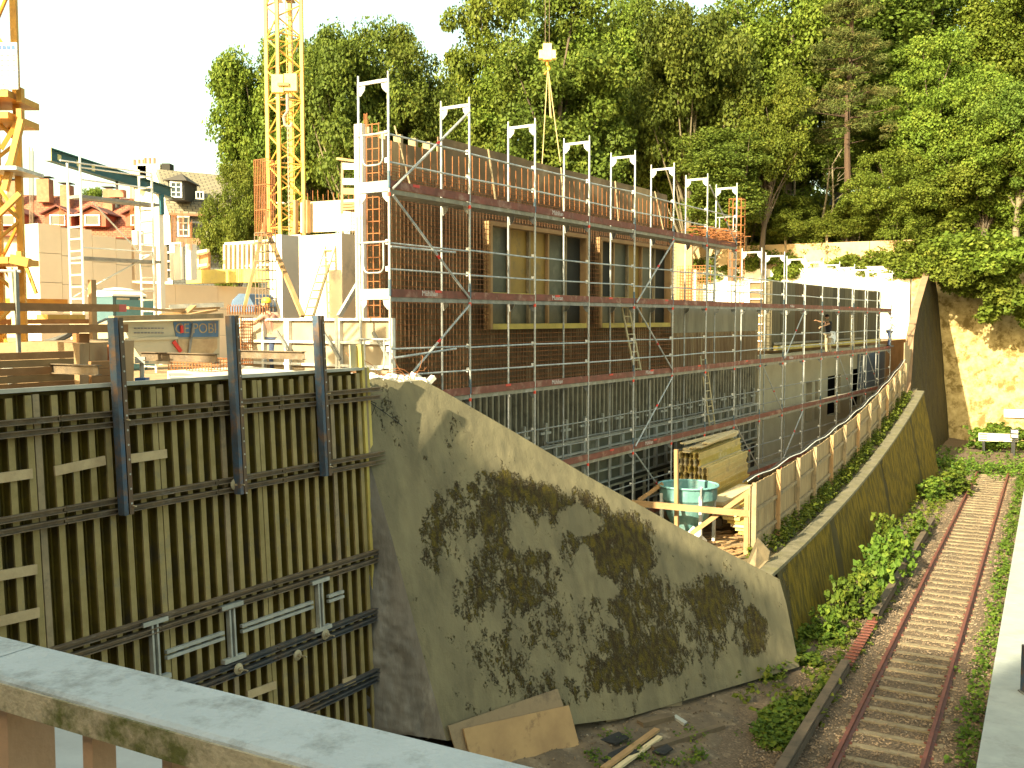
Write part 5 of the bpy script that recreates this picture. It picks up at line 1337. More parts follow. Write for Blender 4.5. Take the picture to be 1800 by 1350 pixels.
m_.path([c0_ + V(0, 0, -.6), c0_ + V(-.15, 0, -.8), c0_ + V(-.1, 0, -1.1), c0_ + V(.1, 0, -1.15), c0_ + V(.15, 0, -1.0)], .05, 6); m_.build("hook", mat("hook_grey", (.35, .3, .25)), h2)
m_ = MB(); zc = c0_.z - 1.1; k = 0
while zc > .2: m_.box(V(c0_.x, c0_.y, zc), .07 if k % 2 else .03, .03 if k % 2 else .07, .1); zc -= .085; k += 1
m_.build("chain", mat("chain_brown", (.3, .22, .15), (.2, .15, .1), 5, .5), h2)
p = PY(-16, 561, 14.2); t2 = thing("tower_crane", "near orange-yellow crane mast cut off by the picture's left edge, with white sign", "tower crane", V(p.x, p.y, YARD))
YD = mat("crane_orange", (.58, .3, .05), (.42, .2, .035), 4, .5, .05)
cs = mast(t2, p.x, p.y, .62, 8, YARD, 6, .55, .085, YD, .028)
sg = PY(4, 116, 13.7); MB().box(sg, .42, .03, .62, V(1, 0, 0), V(0, 1, 0)).build("sign_panel", mat("sign_white", (.7, .68, .62), (.62, .6, .55)), t2); sp_ = t2.children[-1]
m_ = MB()
for r_ in range(7):
    for c_ in range(5): m_.box(sg + V(-.16 + .08 * c_, -.018, .14 - .065 * r_), .035, .004, .02)
m_.build("sign_marks", mat("sign_grey", (.3, .32, .34)), sp_)
m_ = MB()
for c_ in range(4): m_.box(sg + V(-.02 + .06 * c_, -.018, .24), .045, .004, .05)
m_.build("sign_heading", BLUE, sp_)
for y in (168, 205, 455): 
    c_ = PY(5, y, 14); MB().obox(c_ + V(-.9, -.3, -.08), V(1.12, 0, 0), V(0, .9, 0), Z * .09).build("collar", YD, t2)
    q = PY(36, y, 13.9); MB().box(q, .07, .1, .2).build("pin_block", YD, t2)
MB().bar(PY(38, 210, 13.8), PY(8, 335, 13.8), .08, .08).build("strut", YD, t2); MB().bar(PY(30, 215, 13.9), PY(2, 262, 13.8), .06, .06).build("strut", YD, t2)
MB().bar(PY(36, 340, 13.8), PY(-5, 380, 13.8), .07, .07).build("strut", YD, t2); MB().bar(PY(46, 468, 13.6), PY(64, 516, 13.6), .04, .04).build("strut", YD, t2); MB().bar(PY(20, 455, 13.6), PY(52, 462, 13.6), .1, .12).build("strut", YD, t2)
MB().obox(PY(-30, 298, 13.6), V(.45, 0, 0), V(0, .8, 0), Z * .05).build("landing", GALV, t2)
# ---------------------------------------------------------------- houses far behind
def tilemat(name, c, c2, cm, sx, sz):
    m = bpy.data.materials.new(name); m.use_nodes = True; t = m.node_tree; n = t.nodes; L = t.links; b = n["Principled BSDF"]; b.inputs["Roughness"].default_value = .85
    uv = n.new("ShaderNodeTexCoord"); mp = n.new("ShaderNodeMapping"); mp.inputs["Scale"].default_value = (sx, sz, 1)
    br = n.new("ShaderNodeTexBrick"); br.inputs["Color1"].default_value = (*c, 1); br.inputs["Color2"].default_value = (*c2, 1); br.inputs["Mortar"].default_value = (*cm, 1)
    br.inputs["Mortar Size"].default_value = .06; br.inputs["Scale"].default_value = 1; br.inputs["Brick Width"].default_value = 1; br.inputs["Row Height"].default_value = 1
    L.new(uv.outputs["UV"], mp.inputs[0]); L.new(mp.outputs[0], br.inputs["Vector"]); L.new(br.outputs["Color"], b.inputs["Base Color"])
    bp = n.new("ShaderNodeBump"); bp.inputs["Strength"].default_value = .8; bp.inputs["Distance"].default_value = .04; L.new(br.outputs["Fac"], bp.inputs["Height"]); bp.invert = True; L.new(bp.outputs[0], b.inputs["Normal"])
    return m
def uvquad(name, pts, m, parent):
    a, b, c, d = pts; me = bpy.data.meshes.new(name); nrm = (b - a).cross(d - a).normalized() * .12
    v = [tuple(p) for p in pts] + [tuple(p - nrm) for p in pts]
    me.from_pydata(v, [], [(0, 1, 2, 3), (7, 6, 5, 4), (0, 4, 5, 1), (1, 5, 6, 2), (2, 6, 7, 3), (3, 7, 4, 0)]); me.materials.append(m)
    uvl = me.uv_layers.new(name="UVMap"); W_ = (b - a).length; H_ = (d - a).length
    co = {0: (0, 0), 1: (W_, 0), 2: (W_, H_), 3: (0, H_)}
    for lp_ in me.loops: uvl.data[lp_.index].uv = co[lp_.vertex_index % 4]
    me.update(); return link(name, me, parent)
RT = tilemat("red_tiles", (.4, .13, .07), (.3, .09, .05), (.13, .04, .03), 3.2, 3.0)
GT = tilemat("brown_shingles", (.22, .19, .13), (.17, .15, .1), (.07, .06, .05), 2.2, 4.0)
SL = tilemat("slate_cladding", (.09, .1, .1), (.12, .12, .11), (.05, .05, .05), 4, 5)
RBD = mat("red_boards", (.33, .1, .06), (.25, .07, .04), 3, .8, .1)
def window(pa, pb, parent, w_=.1, nx=2, ny=2, m=WHITE, name="window"):
    """vertical window between lower corner pa and upper corner pb, facing the camera side"""
    x = V(pb.x - pa.x, pb.y - pa.y, 0); W_ = x.length; x.normalize(); H_ = pb.z - pa.z; n_ = V(x.y, -x.x, 0)
    o_ = MB()
    for a, l in ((0, w_), (W_ - w_, w_)): o_.obox(pa + x * a, x * l, n_ * .08, Z * H_)
    for z, l in ((0, w_), (H_ - w_, w_)): o_.obox(pa + x * (w_ + .002) + Z * z, x * (W_ - 2 * w_ - .004), n_ * .08, Z * l)
    for k in range(1, nx): o_.obox(pa + x * (W_ * k / nx - .025) + Z * w_, x * .05, n_ * .05, Z * (H_ - 2 * w_))
    for k in range(1, ny): o_.obox(pa + x * w_ + Z * (H_ * k / ny - .025), x * (W_ - 2 * w_), n_ * .055, Z * .05)
    f = o_.build(name, m, parent); MB().obox(pa + x * .02 + n_ * .005, x * (W_ - .04), n_ * .01, Z * H_).build("pane", GLASS, f)
HY = 72
rh = thing("red_roof_house", "long house with red tiled roof, gabled red dormers and chimneys, far behind the walls", "house", PY(130, 600, HY))
e0, e1_, r1, r0 = PY(-120, 412, HY), PY(262, 418, HY), PY(262, 350, HY + 5), PY(-120, 337, HY + 5)
uvquad("roof", [e0, e1_, r1, r0], RT, rh)
MB().hexa([V(p.x, p.y, YARD) for p in (e0 + V(0, .6, 0), e1_ + V(0, .6, 0), e1_ + V(0, 9, 0), e0 + V(0, 9, 0))], [V(p.x, p.y, e0.z - .1) for p in (e0 + V(0, .6, 0), e1_ + V(0, .6, 0), e1_ + V(0, 9, 0), e0 + V(0, 9, 0))]).build("wall", mat("house_wall", (.5, .42, .3), (.42, .35, .25)), rh)
for x, y0, y1, w_ in ((22, 372, 318, .75), (77, 343, 314, 1.1), (116, 368, 325, .85), (191, 372, 332, .8)):
    a = PY(x, y0, HY + 3.2); b = PY(x, y1, HY + 3.2)
    MB().obox(V(a.x - w_ / 2, a.y, a.z - .5), V(w_ * .85, 0, 0), V(0, .8, 0), Z * (b.z - a.z + .5)).build("chimney", mat("chimney_brick", (.32, .17, .1), (.24, .12, .07), 4, .9, .2), rh)
    MB().obox(V(a.x - w_ / 2 - .08, a.y - .08, b.z + .12), V(w_ * .85 + .16, 0, 0), V(0, .95, 0), Z * .07).build("chimney_cap", BLACK, rh)
for x in (15, 102, 163, 244):
    Yd = HY + .3; zb2 = zat(398, Yd); q = PY(x, 398, Yd); hw = .95; apex = PY(x, 366, Yd).z; ez = PY(x, 377, Yd).z
    g_ = MB(); A = [V(q.x - hw, q.y, zb2), V(q.x + hw, q.y, zb2), V(q.x + hw, q.y, ez), V(q.x, q.y, apex), V(q.x - hw, q.y, ez)]
    d_ = MB().prism(A, V(0, 4, 0)).build("dormer", RBD, rh)
    for s_ in (-1, 1):
        MB().prism([V(q.x, q.y - .3, apex + .12), V(q.x + s_ * (hw + .25), q.y - .3, ez - .02), V(q.x + s_ * (hw + .25), q.y - .3, ez + .08), V(q.x, q.y - .3, apex + .24)], V(0, 4.4, 0)).build("roof", RT, d_)
    window(V(q.x - .55, q.y - .02, zb2 + .05), V(q.x + .55, q.y - .02, ez - .02), d_, .09, 1, 1)
gh = thing("mansard_house", "grey shingled mansard house with white windows between the red roofs and the oak", "house", PY(330, 600, 62))
G1 = 62
ga, gb_, gc, gd = PY(288, 350 + 2, G1), PY(440, 355, G1 + 3), PY(440, 314, G1 + 6), PY(276, 297, G1 + 3)
uvquad("roof", [PY(292, 352, G1), PY(470, 356, G1 + 2), PY(470, 315, G1 + 6), PY(272, 297, G1 + 4)], GT, gh)
uvquad("lower_roof", [PY(297, 375, G1 - .8), PY(470, 381, G1 + 1.2), PY(470, 356.5, G1 + 2), PY(290, 352.5, G1)], GT, gh)
b0_, b1_ = PY(304, 430, G1 - .4), PY(470, 430, G1 + 1.6)
uvquad("wall", [V(b0_.x, b0_.y, YARD), V(b1_.x, b1_.y, YARD), V(b1_.x, b1_.y, zat(380, G1 + 1)), V(b0_.x, b0_.y, zat(374, G1))], SL, gh)
MB().prism([V(b0_.x - .02, b0_.y + .1, YARD), PY(298, 374, G1 - .3), PY(291, 351, G1 + .2), PY(274, 297, G1 + 3.8), PY(236, 330, G1 + 6), V(PY(236, 400, G1 + 6).x, G1 + 6, YARD)], V(.1, .3, 0)).build("gable_wall", mat("gable_cream", (.66, .66, .5), (.58, .58, .44), 1, .85, .1), gh)
for x, w_, yt, m in ((262, 1.5, 288, "gable_cream"), (243, 1.1, 291, "gable_cream"), (292, .55, 287, "ply_black")):
    a = PY(x, 330, G1 + 4.4); b = PY(x, yt, G1 + 4.4); ch = MB().obox(V(a.x - w_ / 2, a.y, a.z), V(w_, 0, 0), V(0, .8, 0), Z * (b.z - a.z)).build("chimney", MATS[m], gh)
    if x < 290:
        g_ = MB()
        for k in range(3): g_.tube(V(a.x - .35 + .3 * k, a.y + .4, b.z), V(a.x - .35 + .3 * k, a.y + .4, b.z + .45), .09, 6)
        g_.build("flue_pots", mat("pot_clay", (.4, .2, .12)), ch)
q0, q1 = PY(296, 351, G1 - 1.2), PY(324, 351, G1 - 1.0); zt3 = zat(318, G1 - 1)
dm_ = MB().hexa([q0, q1, q1 + V(0, 2.5, 0), q0 + V(0, 2.5, 0)], [V(q0.x, q0.y, zt3), V(q1.x, q1.y, zt3), V(q1.x, q1.y + 2.5, zt3), V(q0.x, q0.y + 2.5, zt3)]).build("dormer", SL, gh)
ap = V((q0.x + q1.x) / 2, q0.y + 1.2, zat(305, G1)); e_ = .25
r4 = [V(q0.x - e_, q0.y - e_, zt3), V(q1.x + e_, q1.y - e_, zt3), V(q1.x + e_, q1.y + 2.5, zt3), V(q0.x - e_, q0.y + 2.5, zt3)]
g_ = MB()
for k in range(4): g_.quad(r4[k], r4[(k + 1) % 4], ap)
g_.quad(*r4[::-1]); g_.build("roof", GT, dm_)
window(V(q0.x + .12, q0.y - .03, q0.z + .12), V(q1.x - .12, q1.y - .03, zt3 - .06), dm_, .09, 2, 3)
a, b = PY(344, 350, G1 - .6), PY(358, 337, G1 - .4); window(a, b, gh, .07, 2, 1)
for x0, x1, yt, yb in ((312, 333, 380, 416), (392, 408, 398, 420)):
    a, b = PY(x0, yb, G1 - .6), PY(x1, yt, G1 - .4); window(a, b, gh, .1, 2, 3)
MB().bar(PY(296, 376, G1 - 1.2), PY(470, 383, G1 + .8), .3, .14).build("gutter", mat("gutter_brown", (.3, .16, .1)), gh)
MB().bar(PY(310, 424, G1 - 1.2), PY(470, 428, G1 + .8), .6, .4).build("bay_roof", mat("bay_red", (.35, .2, .13)), gh)
for x in (338, 356): MB().bar(PY(x + 27, 424, G1 - .9), PY(x + 27, 384, G1 - .9), .5, .1).build("light_panel", MATS["gable_cream"], gh) if x == 338 else None
# ================================================================ TREES
def leafmat(name, dark, light, warm):
    m = bpy.data.materials.new(name); m.use_nodes = True; t = m.node_tree; n = t.nodes; L = t.links
    b = n["Principled BSDF"]; b.inputs["Roughness"].default_value = .6; b.inputs["Specular IOR Level"].default_value = .15
    at = n.new("ShaderNodeAttribute"); at.attribute_name = "tone"
    oi = n.new("ShaderNodeObjectInfo")
    cr = n.new("ShaderNodeValToRGB"); cr.color_ramp.elements[0].color = (*dark, 1); cr.color_ramp.elements[1].color = (*warm, 1)
    e = cr.color_ramp.elements.new(.55); e.color = (*light, 1)
    L.new(at.outputs["Fac"], cr.inputs[0])
    hs = n.new("ShaderNodeHueSaturation"); ma = n.new("ShaderNodeMapRange"); ma.inputs["To Min"].default_value = .82; ma.inputs["To Max"].default_value = 1.18
    L.new(oi.outputs["Random"], ma.inputs["Value"]); L.new(ma.outputs[0], hs.inputs["Value"])
    mh = n.new("ShaderNodeMapRange"); mh.inputs["To Min"].default_value = .485; mh.inputs["To Max"].default_value = .51
    L.new(oi.outputs["Random"], mh.inputs["Value"]); L.new(mh.outputs[0], hs.inputs["Hue"])
    L.new(cr.outputs[0], hs.inputs["Color"]); L.new(hs.outputs[0], b.inputs["Base Color"])
    tr_ = n.new("ShaderNodeBsdfTranslucent"); L.new(hs.outputs[0], tr_.inputs["Color"])
    mx = n.new("ShaderNodeMixShader"); mx.inputs[0].default_value = .32
    L.new(b.outputs[0], mx.inputs[1]); L.new(tr_.outputs[0], mx.inputs[2]); L.new(mx.outputs[0], n["Material Output"].inputs[0])
    return m
LM = leafmat("maple_leaf", (.06, .095, .013), (.115, .16, .02), (.2, .225, .035))
LM2 = leafmat("oak_leaf", (.05, .08, .014), (.095, .135, .02), (.16, .185, .03))
LMC = leafmat("conifer_needle", (.05, .075, .02), (.1, .115, .03), (.2, .15, .06))
LMW = leafmat("weed_leaf", (.04, .08, .013), (.095, .155, .02), (.2, .24, .035))
BARK = mat("bark", (.13, .1, .07), (.08, .065, .05), 3, .95, .6, stretch=(1, 1, .3))
BARKL = mat("bark_light", (.2, .17, .11), (.13, .105, .07), 3, .95, .5, stretch=(1, 1, .3))
BARKR = mat("bark_red", (.09, .055, .035), (.06, .04, .03), 3, .95, .5, stretch=(1, 1, .3))
nprs = np.random.RandomState(5)
def leaves_mesh(name, cen, rad, per, size, m, up=.5, aspect=.75, flat=.7, seed=1, tone_c=None):
    rs = np.random.RandomState(seed)
    n_ = len(cen) * per
    c = np.repeat(cen, per, 0); r = np.repeat(rad, per)
    d = rs.normal(size=(n_, 3)); d /= np.linalg.norm(d, axis=1)[:, None]
    rr = r * rs.uniform(.35, 1.0, n_) ** .6
    pos = c + d * rr[:, None] * np.array([1, 1, flat])
    nr = d * .6 + rs.normal(size=(n_, 3)) * .55 + np.array([0, 0, up]); nr /= np.linalg.norm(nr, axis=1)[:, None]
    t = rs.normal(size=(n_, 3)); t -= (t * nr).sum(1)[:, None] * nr; t /= np.linalg.norm(t, axis=1)[:, None]
    b = np.cross(nr, t); s = size * rs.uniform(.6, 1.3, n_)
    t *= s[:, None] * .5; b *= (s * aspect)[:, None] * .5
    v = np.empty((n_, 4, 3)); fold = nr * (s * .12)[:, None]
    v[:, 0] = pos - t; v[:, 1] = pos + b * 1.0 - fold; v[:, 2] = pos + t; v[:, 3] = pos - b * 1.0 - fold
    me = bpy.data.meshes.new(name); me.vertices.add(n_ * 4); me.vertices.foreach_set("co", v.ravel())
    me.loops.add(n_ * 4); me.loops.foreach_set("vertex_index", np.arange(n_ * 4)); me.polygons.add(n_)
    me.polygons.foreach_set("loop_start", np.arange(n_) * 4); me.polygons.foreach_set("loop_total", np.full(n_, 4))
    tc = rs.uniform(.15, .85, len(cen)) if tone_c is None else tone_c
    tone = np.clip(np.repeat(tc, per) * .6 + rs.uniform(0, .45, n_), 0, 1)
    A = me.attributes.new("tone", 'FLOAT', 'FACE'); A.data.foreach_set("value", tone)
    me.materials.append(m); me.update(calc_edges=True); me.validate(); return me
def crown_pts(n_, rx, rz, zc, seed, lobes=9, lobr=.5, rmin=.55, rmax=1.25):
    """clump centres spread over several overlapping lobes: uneven outline with gaps"""
    rs = np.random.RandomState(seed); L_ = []
    for k in range(lobes):
        a = rs.uniform(0, 2 * math.pi); h = rs.uniform(-.8, .85); q = math.sqrt(max(0, 1 - h * h)) * rs.uniform(.3, .72)
        L_.append((rx * q * math.cos(a), rx * q * math.sin(a), rz * h * .75, rs.uniform(.7, 1.15) * lobr))
    L_.append((0, 0, 0, lobr * 1.15))
    cs = []; rd = []
    while len(cs) < n_:
        lx_, ly_, lz_, lr = L_[rs.randint(len(L_))]
        d = rs.normal(size=3); d /= np.linalg.norm(d); d[2] = d[2] if d[2] > -.6 else -d[2]
        q = lr * rs.uniform(.62, 1.0)
        p = np.array([lx_ + d[0] * q * rx, ly_ + d[1] * q * rx, lz_ + d[2] * q * rz])
        if noise.noise(Vector(p * .45) + Vector((seed, 0, 0))) < -.28: continue
        cs.append(p + [0, 0, zc]); rd.append(rs.uniform(rmin, rmax))
    return np.array(cs), np.array(rd)
def trunk_mesh(name, H, r, cen, m, seed, nl=9, bend=.4):
    rs = random.Random(seed); mb = MB(); pts = [V(0, 0, -1)]
    for k in range(1, 8): pts.append(V(bend * noise.noise(V(k * .4, seed, 0)), bend * noise.noise(V(k * .4, seed, 9)), H * k / 7))
    rr = [r * (1 - .11 * k) for k in range(8)]
    for k in range(7): mb.tube(pts[k], pts[k + 1], rr[k], 8, rr[k + 1])
    idx = list(range(len(cen))); rs.shuffle(idx)
    for i in idx[:nl * 3]:
        c = V(*cen[i]); k = min(6, max(2, int(7 * (c.z * .55) / H) if H else 3)); s = pts[k]
        mid = s.lerp(c, .5) + V(rs.uniform(-.4, .4), rs.uniform(-.4, .4), rs.uniform(0, .5))
        mb.tube(s, mid, r * .32, 5, r * .18); mb.tube(mid, c, r * .18, 5, r * .05)
    me = bpy.data.meshes.new(name); me.from_pydata(mb.v, [], mb.f); me.materials.append(m); me.update(); return me
PROT = []
for sd_, (rx, rz, zc, n_, mt, bk_) in enumerate(((4.6, 6.2, 8.2, 270, LM, BARK), (5.2, 5.6, 8.0, 290, LM, BARK), (4.0, 7.0, 9.0, 260, LM2, BARK), (4.8, 6.0, 8.4, 280, LM2, BARKL), (5.0, 5.6, 8.0, 110, LM, BARK))):
    c, rd_ = crown_pts(n_, rx, rz, zc, sd_ + 3, 11, .45)
    PROT.append((leaves_mesh("crown", c, rd_, 210 if n_ > 200 else 60, .205 if n_ > 200 else .3, mt, seed=sd_), trunk_mesh("trunk", 11, .3, c, bk_, sd_), rx, zc + rz))
def tree(px, cy, Y, wpx, proto, label, base=None, name="broadleaf_tree", group=None, sz=None, rot=None):
    """px,cy: photo position of the crown's top centre; wpx: crown width in photo pixels"""
    cm, tm, rx, top = PROT[proto]; p = PY(px, cy, Y); b = base if base is not None else (hillz(p) if (p - ENDW).dot(TD) > 1 else YARD)
    s = (wpx / F * Y) / (2 * rx * 1.02); H = p.z - b; szz = H / (top * 1.0) if sz is None else sz
    t = thing(name, label, "tree", V(p.x, p.y, b), group)
    for nm, me in (("crown", cm), ("trunk", tm)):
        o = bpy.data.objects.new(nm, me); col.objects.link(o); o.parent = t
    t.scale = (s, s, szz); t.rotation_euler = (0, 0, rot if rot is not None else rnd.random() * 6.28); return t
tree(440, 60, 54, 215, 0, "tall loose oak with yellow-green leaves standing before the mansard house", base=YARD)
tree(410, 285, 51, 115, 1, "low spreading oak boughs hanging in front of the mansard house", base=YARD)
tree(615, -25, 66, 235, 3, "dark dense tree just past the yellow crane mast", base=YARD)
tree(730, 45, 68, 170, 2, "darker tree filling the gap between crane side tree and big maple", base=YARD)
tree(545, 70, 72, 190, 0, "tree half hidden directly behind the yellow crane mast", base=YARD)
tree(875, -20, 86, 270, 1, "big bright maple over the left half of the rebar wall", base=YARD)
tree(1060, -10, 85, 260, 0, "broad sunlit maple behind the hanging crane hook's right side", base=0)
tree(980, -40, 72, 260, 2, "tall maple crown rising behind the crane hook")
tree(1180, 150, 80.5, 230, 1, "lower maple behind the scaffold frames at the rebar wall's far end", base=1)
tree(1215, -60, 76, 260, 3, "high maple crown left of the pine")
tree(1350, 130, 74, 170, 0, "light green young tree standing left of the pine trunk", base=3.4)
tree(1400, -110, 88, 300, 1, "high dark crown behind the pine at the picture's top")
tree(1600, -120, 86, 300, 2, "tall crown to the right of the pine, cut by the picture's top")
tree(1650, 60, 76, 230, 1, "bright bushy crown high on the slope to the pine's right")
tree(1780, -60, 82, 260, 0, "crown filling the picture's upper right corner")
tree(1800, 110, 70, 200, 3, "mid-height crown at the picture's right border")
tree(1560, 180, 82, 200, 3, "shaded crown on the slope behind the overhanging wall tree")
tree(1290, 215, 72, 190, 2, "leafy tree behind the last tall scaffold frames", base=3.4)
tree(1690, 225, 73, 250, 1, "bright maple overhanging the stained end wall", base=2.5)
tree(1800, 240, 72, 200, 0, "bright maple at the right border hanging over the end wall", base=2.5)
tree(1590, 330, 73, 120, 0, "small bright maple just above the tall fin wall", base=2.5)
k_ = 0
for i, (px, cy, Y, w_) in enumerate(((830, 120, 84, 240), (1010, 60, 90, 260), (1130, 30, 96, 280), (1300, 20, 100, 280), (1480, 10, 106, 280), (1640, -20, 106, 280), (1780, 0, 106, 260), (700, 170, 84, 200), (560, 230, 84, 200), (1400, 170, 98, 220), (1550, 130, 98, 240), (1720, 120, 98, 240), (1415, 215, 90, 200), (1465, 240, 94, 180), (1380, 260, 92, 160), (1530, 250, 92, 160))):
    tree(px, cy, Y, w_, i % 4, "dark background tree of the wooded slope behind the front row of crowns", group="background trees of the wooded slope", name="slope_tree")
for x, y, Y, w_, p_, lb in ((1225, 262, 79.5, 170, 1, "bright low maple just above the orange mesh heap"), (1315, 262, 77.5, 150, 0, "bright low maple over the first low scaffold frames"), (1395, 345, 76, 120, 1, "small bright tree before the tan board fence"),
        (1500, 350, 73.5, 150, 0, "small bright tree at the foot of the pine"), (1565, 265, 72.5, 170, 1, "bright round maple between the pine and the end wall"), (1740, 150, 72, 220, 1, "broad sunlit maple high behind the end wall's right part"), (1130, 330, 82.5, 150, 0, "low maple peeping over the far end of the rebar wall")):
    tree(x, y, Y, w_, p_, lb, base=3.0)
# small trees by the houses
tree(165, 330, 85, 80, 1, "small rounded treetop peeping over the red roof ridge", base=YARD)
# pine
pp = PY(1487, 430, 76); pz = hillz(pp)
rsn = np.random.RandomState(3); cc = []; 
for k in range(190):
    h = rsn.uniform(0, 1); z = 9 + 13 * h; r = (1 - h) * 3.6 + .9; a = rsn.uniform(0, 6.28); q = rsn.uniform(.25, 1) * r; cc.append([q * math.cos(a), q * math.sin(a), z - q * .15])
cc = np.array(cc)
pt_ = thing("pine_tree", "tall pine with a bare reddish trunk and brownish needles above the slope", "tree", V(pp.x, pp.y, pz))
link("crown", leaves_mesh("crown", cc, rsn.uniform(.5, .9, len(cc)), 130, .3, LMC, aspect=.22, flat=.4, seed=9), pt_, loc=pt_.location)
mb_ = MB()
for k in range(10): mb_.tube(V(.1 * math.sin(k), 0, -1 + 2.3 * k), V(.1 * math.sin(k + 1), 0, 1.3 + 2.3 * k), .3 - .02 * k, 8, .28 - .02 * k)
for c in cc[::3]: mb_.tube(V(0, 0, c[2] - .3), V(*c), .06, 4, .02)
rs2 = random.Random(4)
for k in range(14): z = rs2.uniform(5, 12); a = rs2.random() * 6.28; mb_.tube(V(0, 0, z), V(2.2 * math.cos(a), 2.2 * math.sin(a), z + rs2.uniform(-.5, .6)), .05, 4, .015)
me = bpy.data.meshes.new("trunk"); me.from_pydata(mb_.v, [], mb_.f); me.materials.append(BARKR); link("trunk", me, pt_, loc=pt_.location)
# bare pale trunks seen in the dark gap
for i, pts in enumerate((((1172 + 270, 410), (1465, 360), (1463, 290), (1480, 262)), ((1395, 335), (1398, 290), (1405, 230)), ((1432, 400), (1452, 350), (1458, 300)), ((1300, 310), (1330, 250), (1360, 215)))):
    mb_ = MB(); W_ = [PY(x, y, 77) for x, y in pts]
    W_[0].z = min(W_[0].z, 4.2)
    for k, (a, b) in enumerate(zip(W_, W_[1:])): mb_.tube(a, b, .1 - .02 * k, 6, .08 - .02 * k)
    for k in range(5): q = W_[1].lerp(W_[-1], rnd.random()); mb_.tube(q, q + V(rnd.uniform(-1.2, 1.2), 0, rnd.uniform(.3, 1)), .03, 4, .01)
    tb = mb_.build("bare_trunk", BARKL); tag(tb, ("pale bare leaning trunk in the dark gap left of the pine", "thin pale trunk under the light green young tree", "second thin pale stem beside the leaning trunk", "slanting bare branch stem over the last scaffold frames")[i], "tree trunk")
# bushes (own crowns) along the wall top and slope foot
BP = []
for sd_ in range(3):
    c, rd_ = crown_pts(46, 1.5, 1.3, 1.2, sd_ + 40, 6, .55, .35, .6); BP.append(leaves_mesh("leaves", c, rd_, 90, .2, LM, seed=sd_ + 50))
def bush(px, py, Y, w_, h_, label, group=None, z=None, me=None, name="shrub"):
    p = PY(px, py, Y); o = bpy.data.objects.new(name, me or BP[rnd.randrange(3)]); col.objects.link(o)
    zz = z if z is not None else max(p.z - h_, hillz(p)); o.location = (p.x, p.y, zz); s = w_ / 3.0; o.scale = (s, s, (h_) / 2.5)
    o.rotation_euler = (0, 0, rnd.random() * 6.28); tag(o, label, "shrub", group); return o
def Yw(px):
    r = (px - 900) / F; return 68.5 + .477 * (30.6 - 68.5 * r) / (.878 + .477 * r)
for i in range(26):
    x = 1180 + 22 * i + rnd.uniform(-8, 8); bush(x, 445 if i % 2 else 420, Yw(x) + rnd.uniform(1.2, 4), 3.4, rnd.uniform(2.2, 3.6), "green shrub in the hedge-like row along the foot of the wooded slope", "shrubs along the foot of the slope", z=3.1)
for i in range(30):
    x = 1200 + 21 * i; bush(x, 380, Yw(x) + rnd.uniform(5, 11), 4.5, rnd.uniform(3, 5), "taller understory shrub on the slope behind the front shrubs", "understory shrubs on the slope")
for i, (x, y, h) in enumerate(((1255, 470, 1.6), (1290, 462, 1.8), (1370, 458, 1.3), (1395, 440, 2.6), (1545, 470, 1.6), (1600, 475, 1.2), (1500, 430, 2.4), (1570, 440, 2.6), (1620, 452, 2.5))):
    bush(x, y, Yw(x) + .9, 3.2, h, ("shrub spilling over the pale wall behind the orange mesh heap", "shrub over the pale wall above the first low scaffold frame", "low shrub trailing over the pale rear wall", "bright shrub in front of the tan board fence", "shrub above the grooved panels' far end", "small shrub at the fin wall's tip", "leafy shrub in front of the board fence's end", "dense shrub above the far scaffold end", "shrub crowding the pointed top of the fin wall")[i], z=2.7)
for i, (x, y, w_, h, z) in enumerate(((1705, 500, 4.5, 3, 1.6), (1752, 520, 4.5, 3.2, .5), (1800, 545, 4.5, 3.2, -.8), (1668, 480, 3.2, 2.2, 2.4), (1722, 470, 5, 3.4, 2.6), (1780, 480, 5, 3.6, 2.2), (1640, 455, 3.5, 3, 2.6), (1672, 500, 3, 2.4, 1.9))):
    bush(x, y, 66 - i % 3, w_, h, ("leafy bough hanging down over the end wall right of the fin", "lowest leafy bough on the end wall", "leafy bough at the right border over the end wall", "small bough beside the fin wall's tip", "broad bough draping the end wall's upper edge", "bright bough high at the right border", "bough directly above the fin wall", "small bough hanging just right of the fin wall's tip")[i], z=z)
# plants by the track
def plant_mesh(name, n_, R_, H_, size, seed, m=LMW):
    rs = np.random.RandomState(seed); c = np.c_[rs.normal(0, R_ * .45, n_), rs.normal(0, R_ * .45, n_), rs.uniform(.1, 1, n_) * H_]
    return leaves_mesh(name, c, rs.uniform(.08, .16, n_), 10, size, m, up=1.1, aspect=.8, seed=seed)
PL = [plant_mesh("leaves", 60, .55, .9, .16, s) for s in range(3)]
def onbed(px, py):
    p = PZ(px, py, BED + .15); return p
def plant(px, py, s, hs, label, group=None, p=None):
    p = p or onbed(px, py); o = bpy.data.objects.new("leafy_plant", PL[rnd.randrange(3)]); col.objects.link(o); o.location = p; o.scale = (s, s, hs); o.rotation_euler = (0, 0, rnd.random() * 6); tag(o, label, "plant", group); return o
for i, (x, y, s, h) in enumerate(((1480, 1090, .75, 1.3), (1515, 1085, 1.0, 1.6), (1545, 1040, 1.0, 1.8), (1575, 1010, 1.0, 1.7), (1555, 980, .8, 1.7), (1610, 950, .8, 1.1), (1640, 880, 1.3, 1.2), (1670, 870, 1.4, 1.3), (1690, 862, 1.1, 1.0), (1455, 1125, .8, 1.0))):
    plant(x, y, s, h, ("small bright sapling near the wing wall's corner by the cover board", "bright maple sapling beside the broken gap in the cover board", "tallest bright sapling at the mossy wall's foot", "bright sapling leaning over the conductor rail", "yellow-green sapling against the moss", "small plant between conductor rail and mossy wall", "dark leafy clump at the mossy wall's far half", "leafy clump by the track near the fin wall", "small clump nearest the left rail by the fin wall", "low leafy clump next to the wing wall's corner")[i])
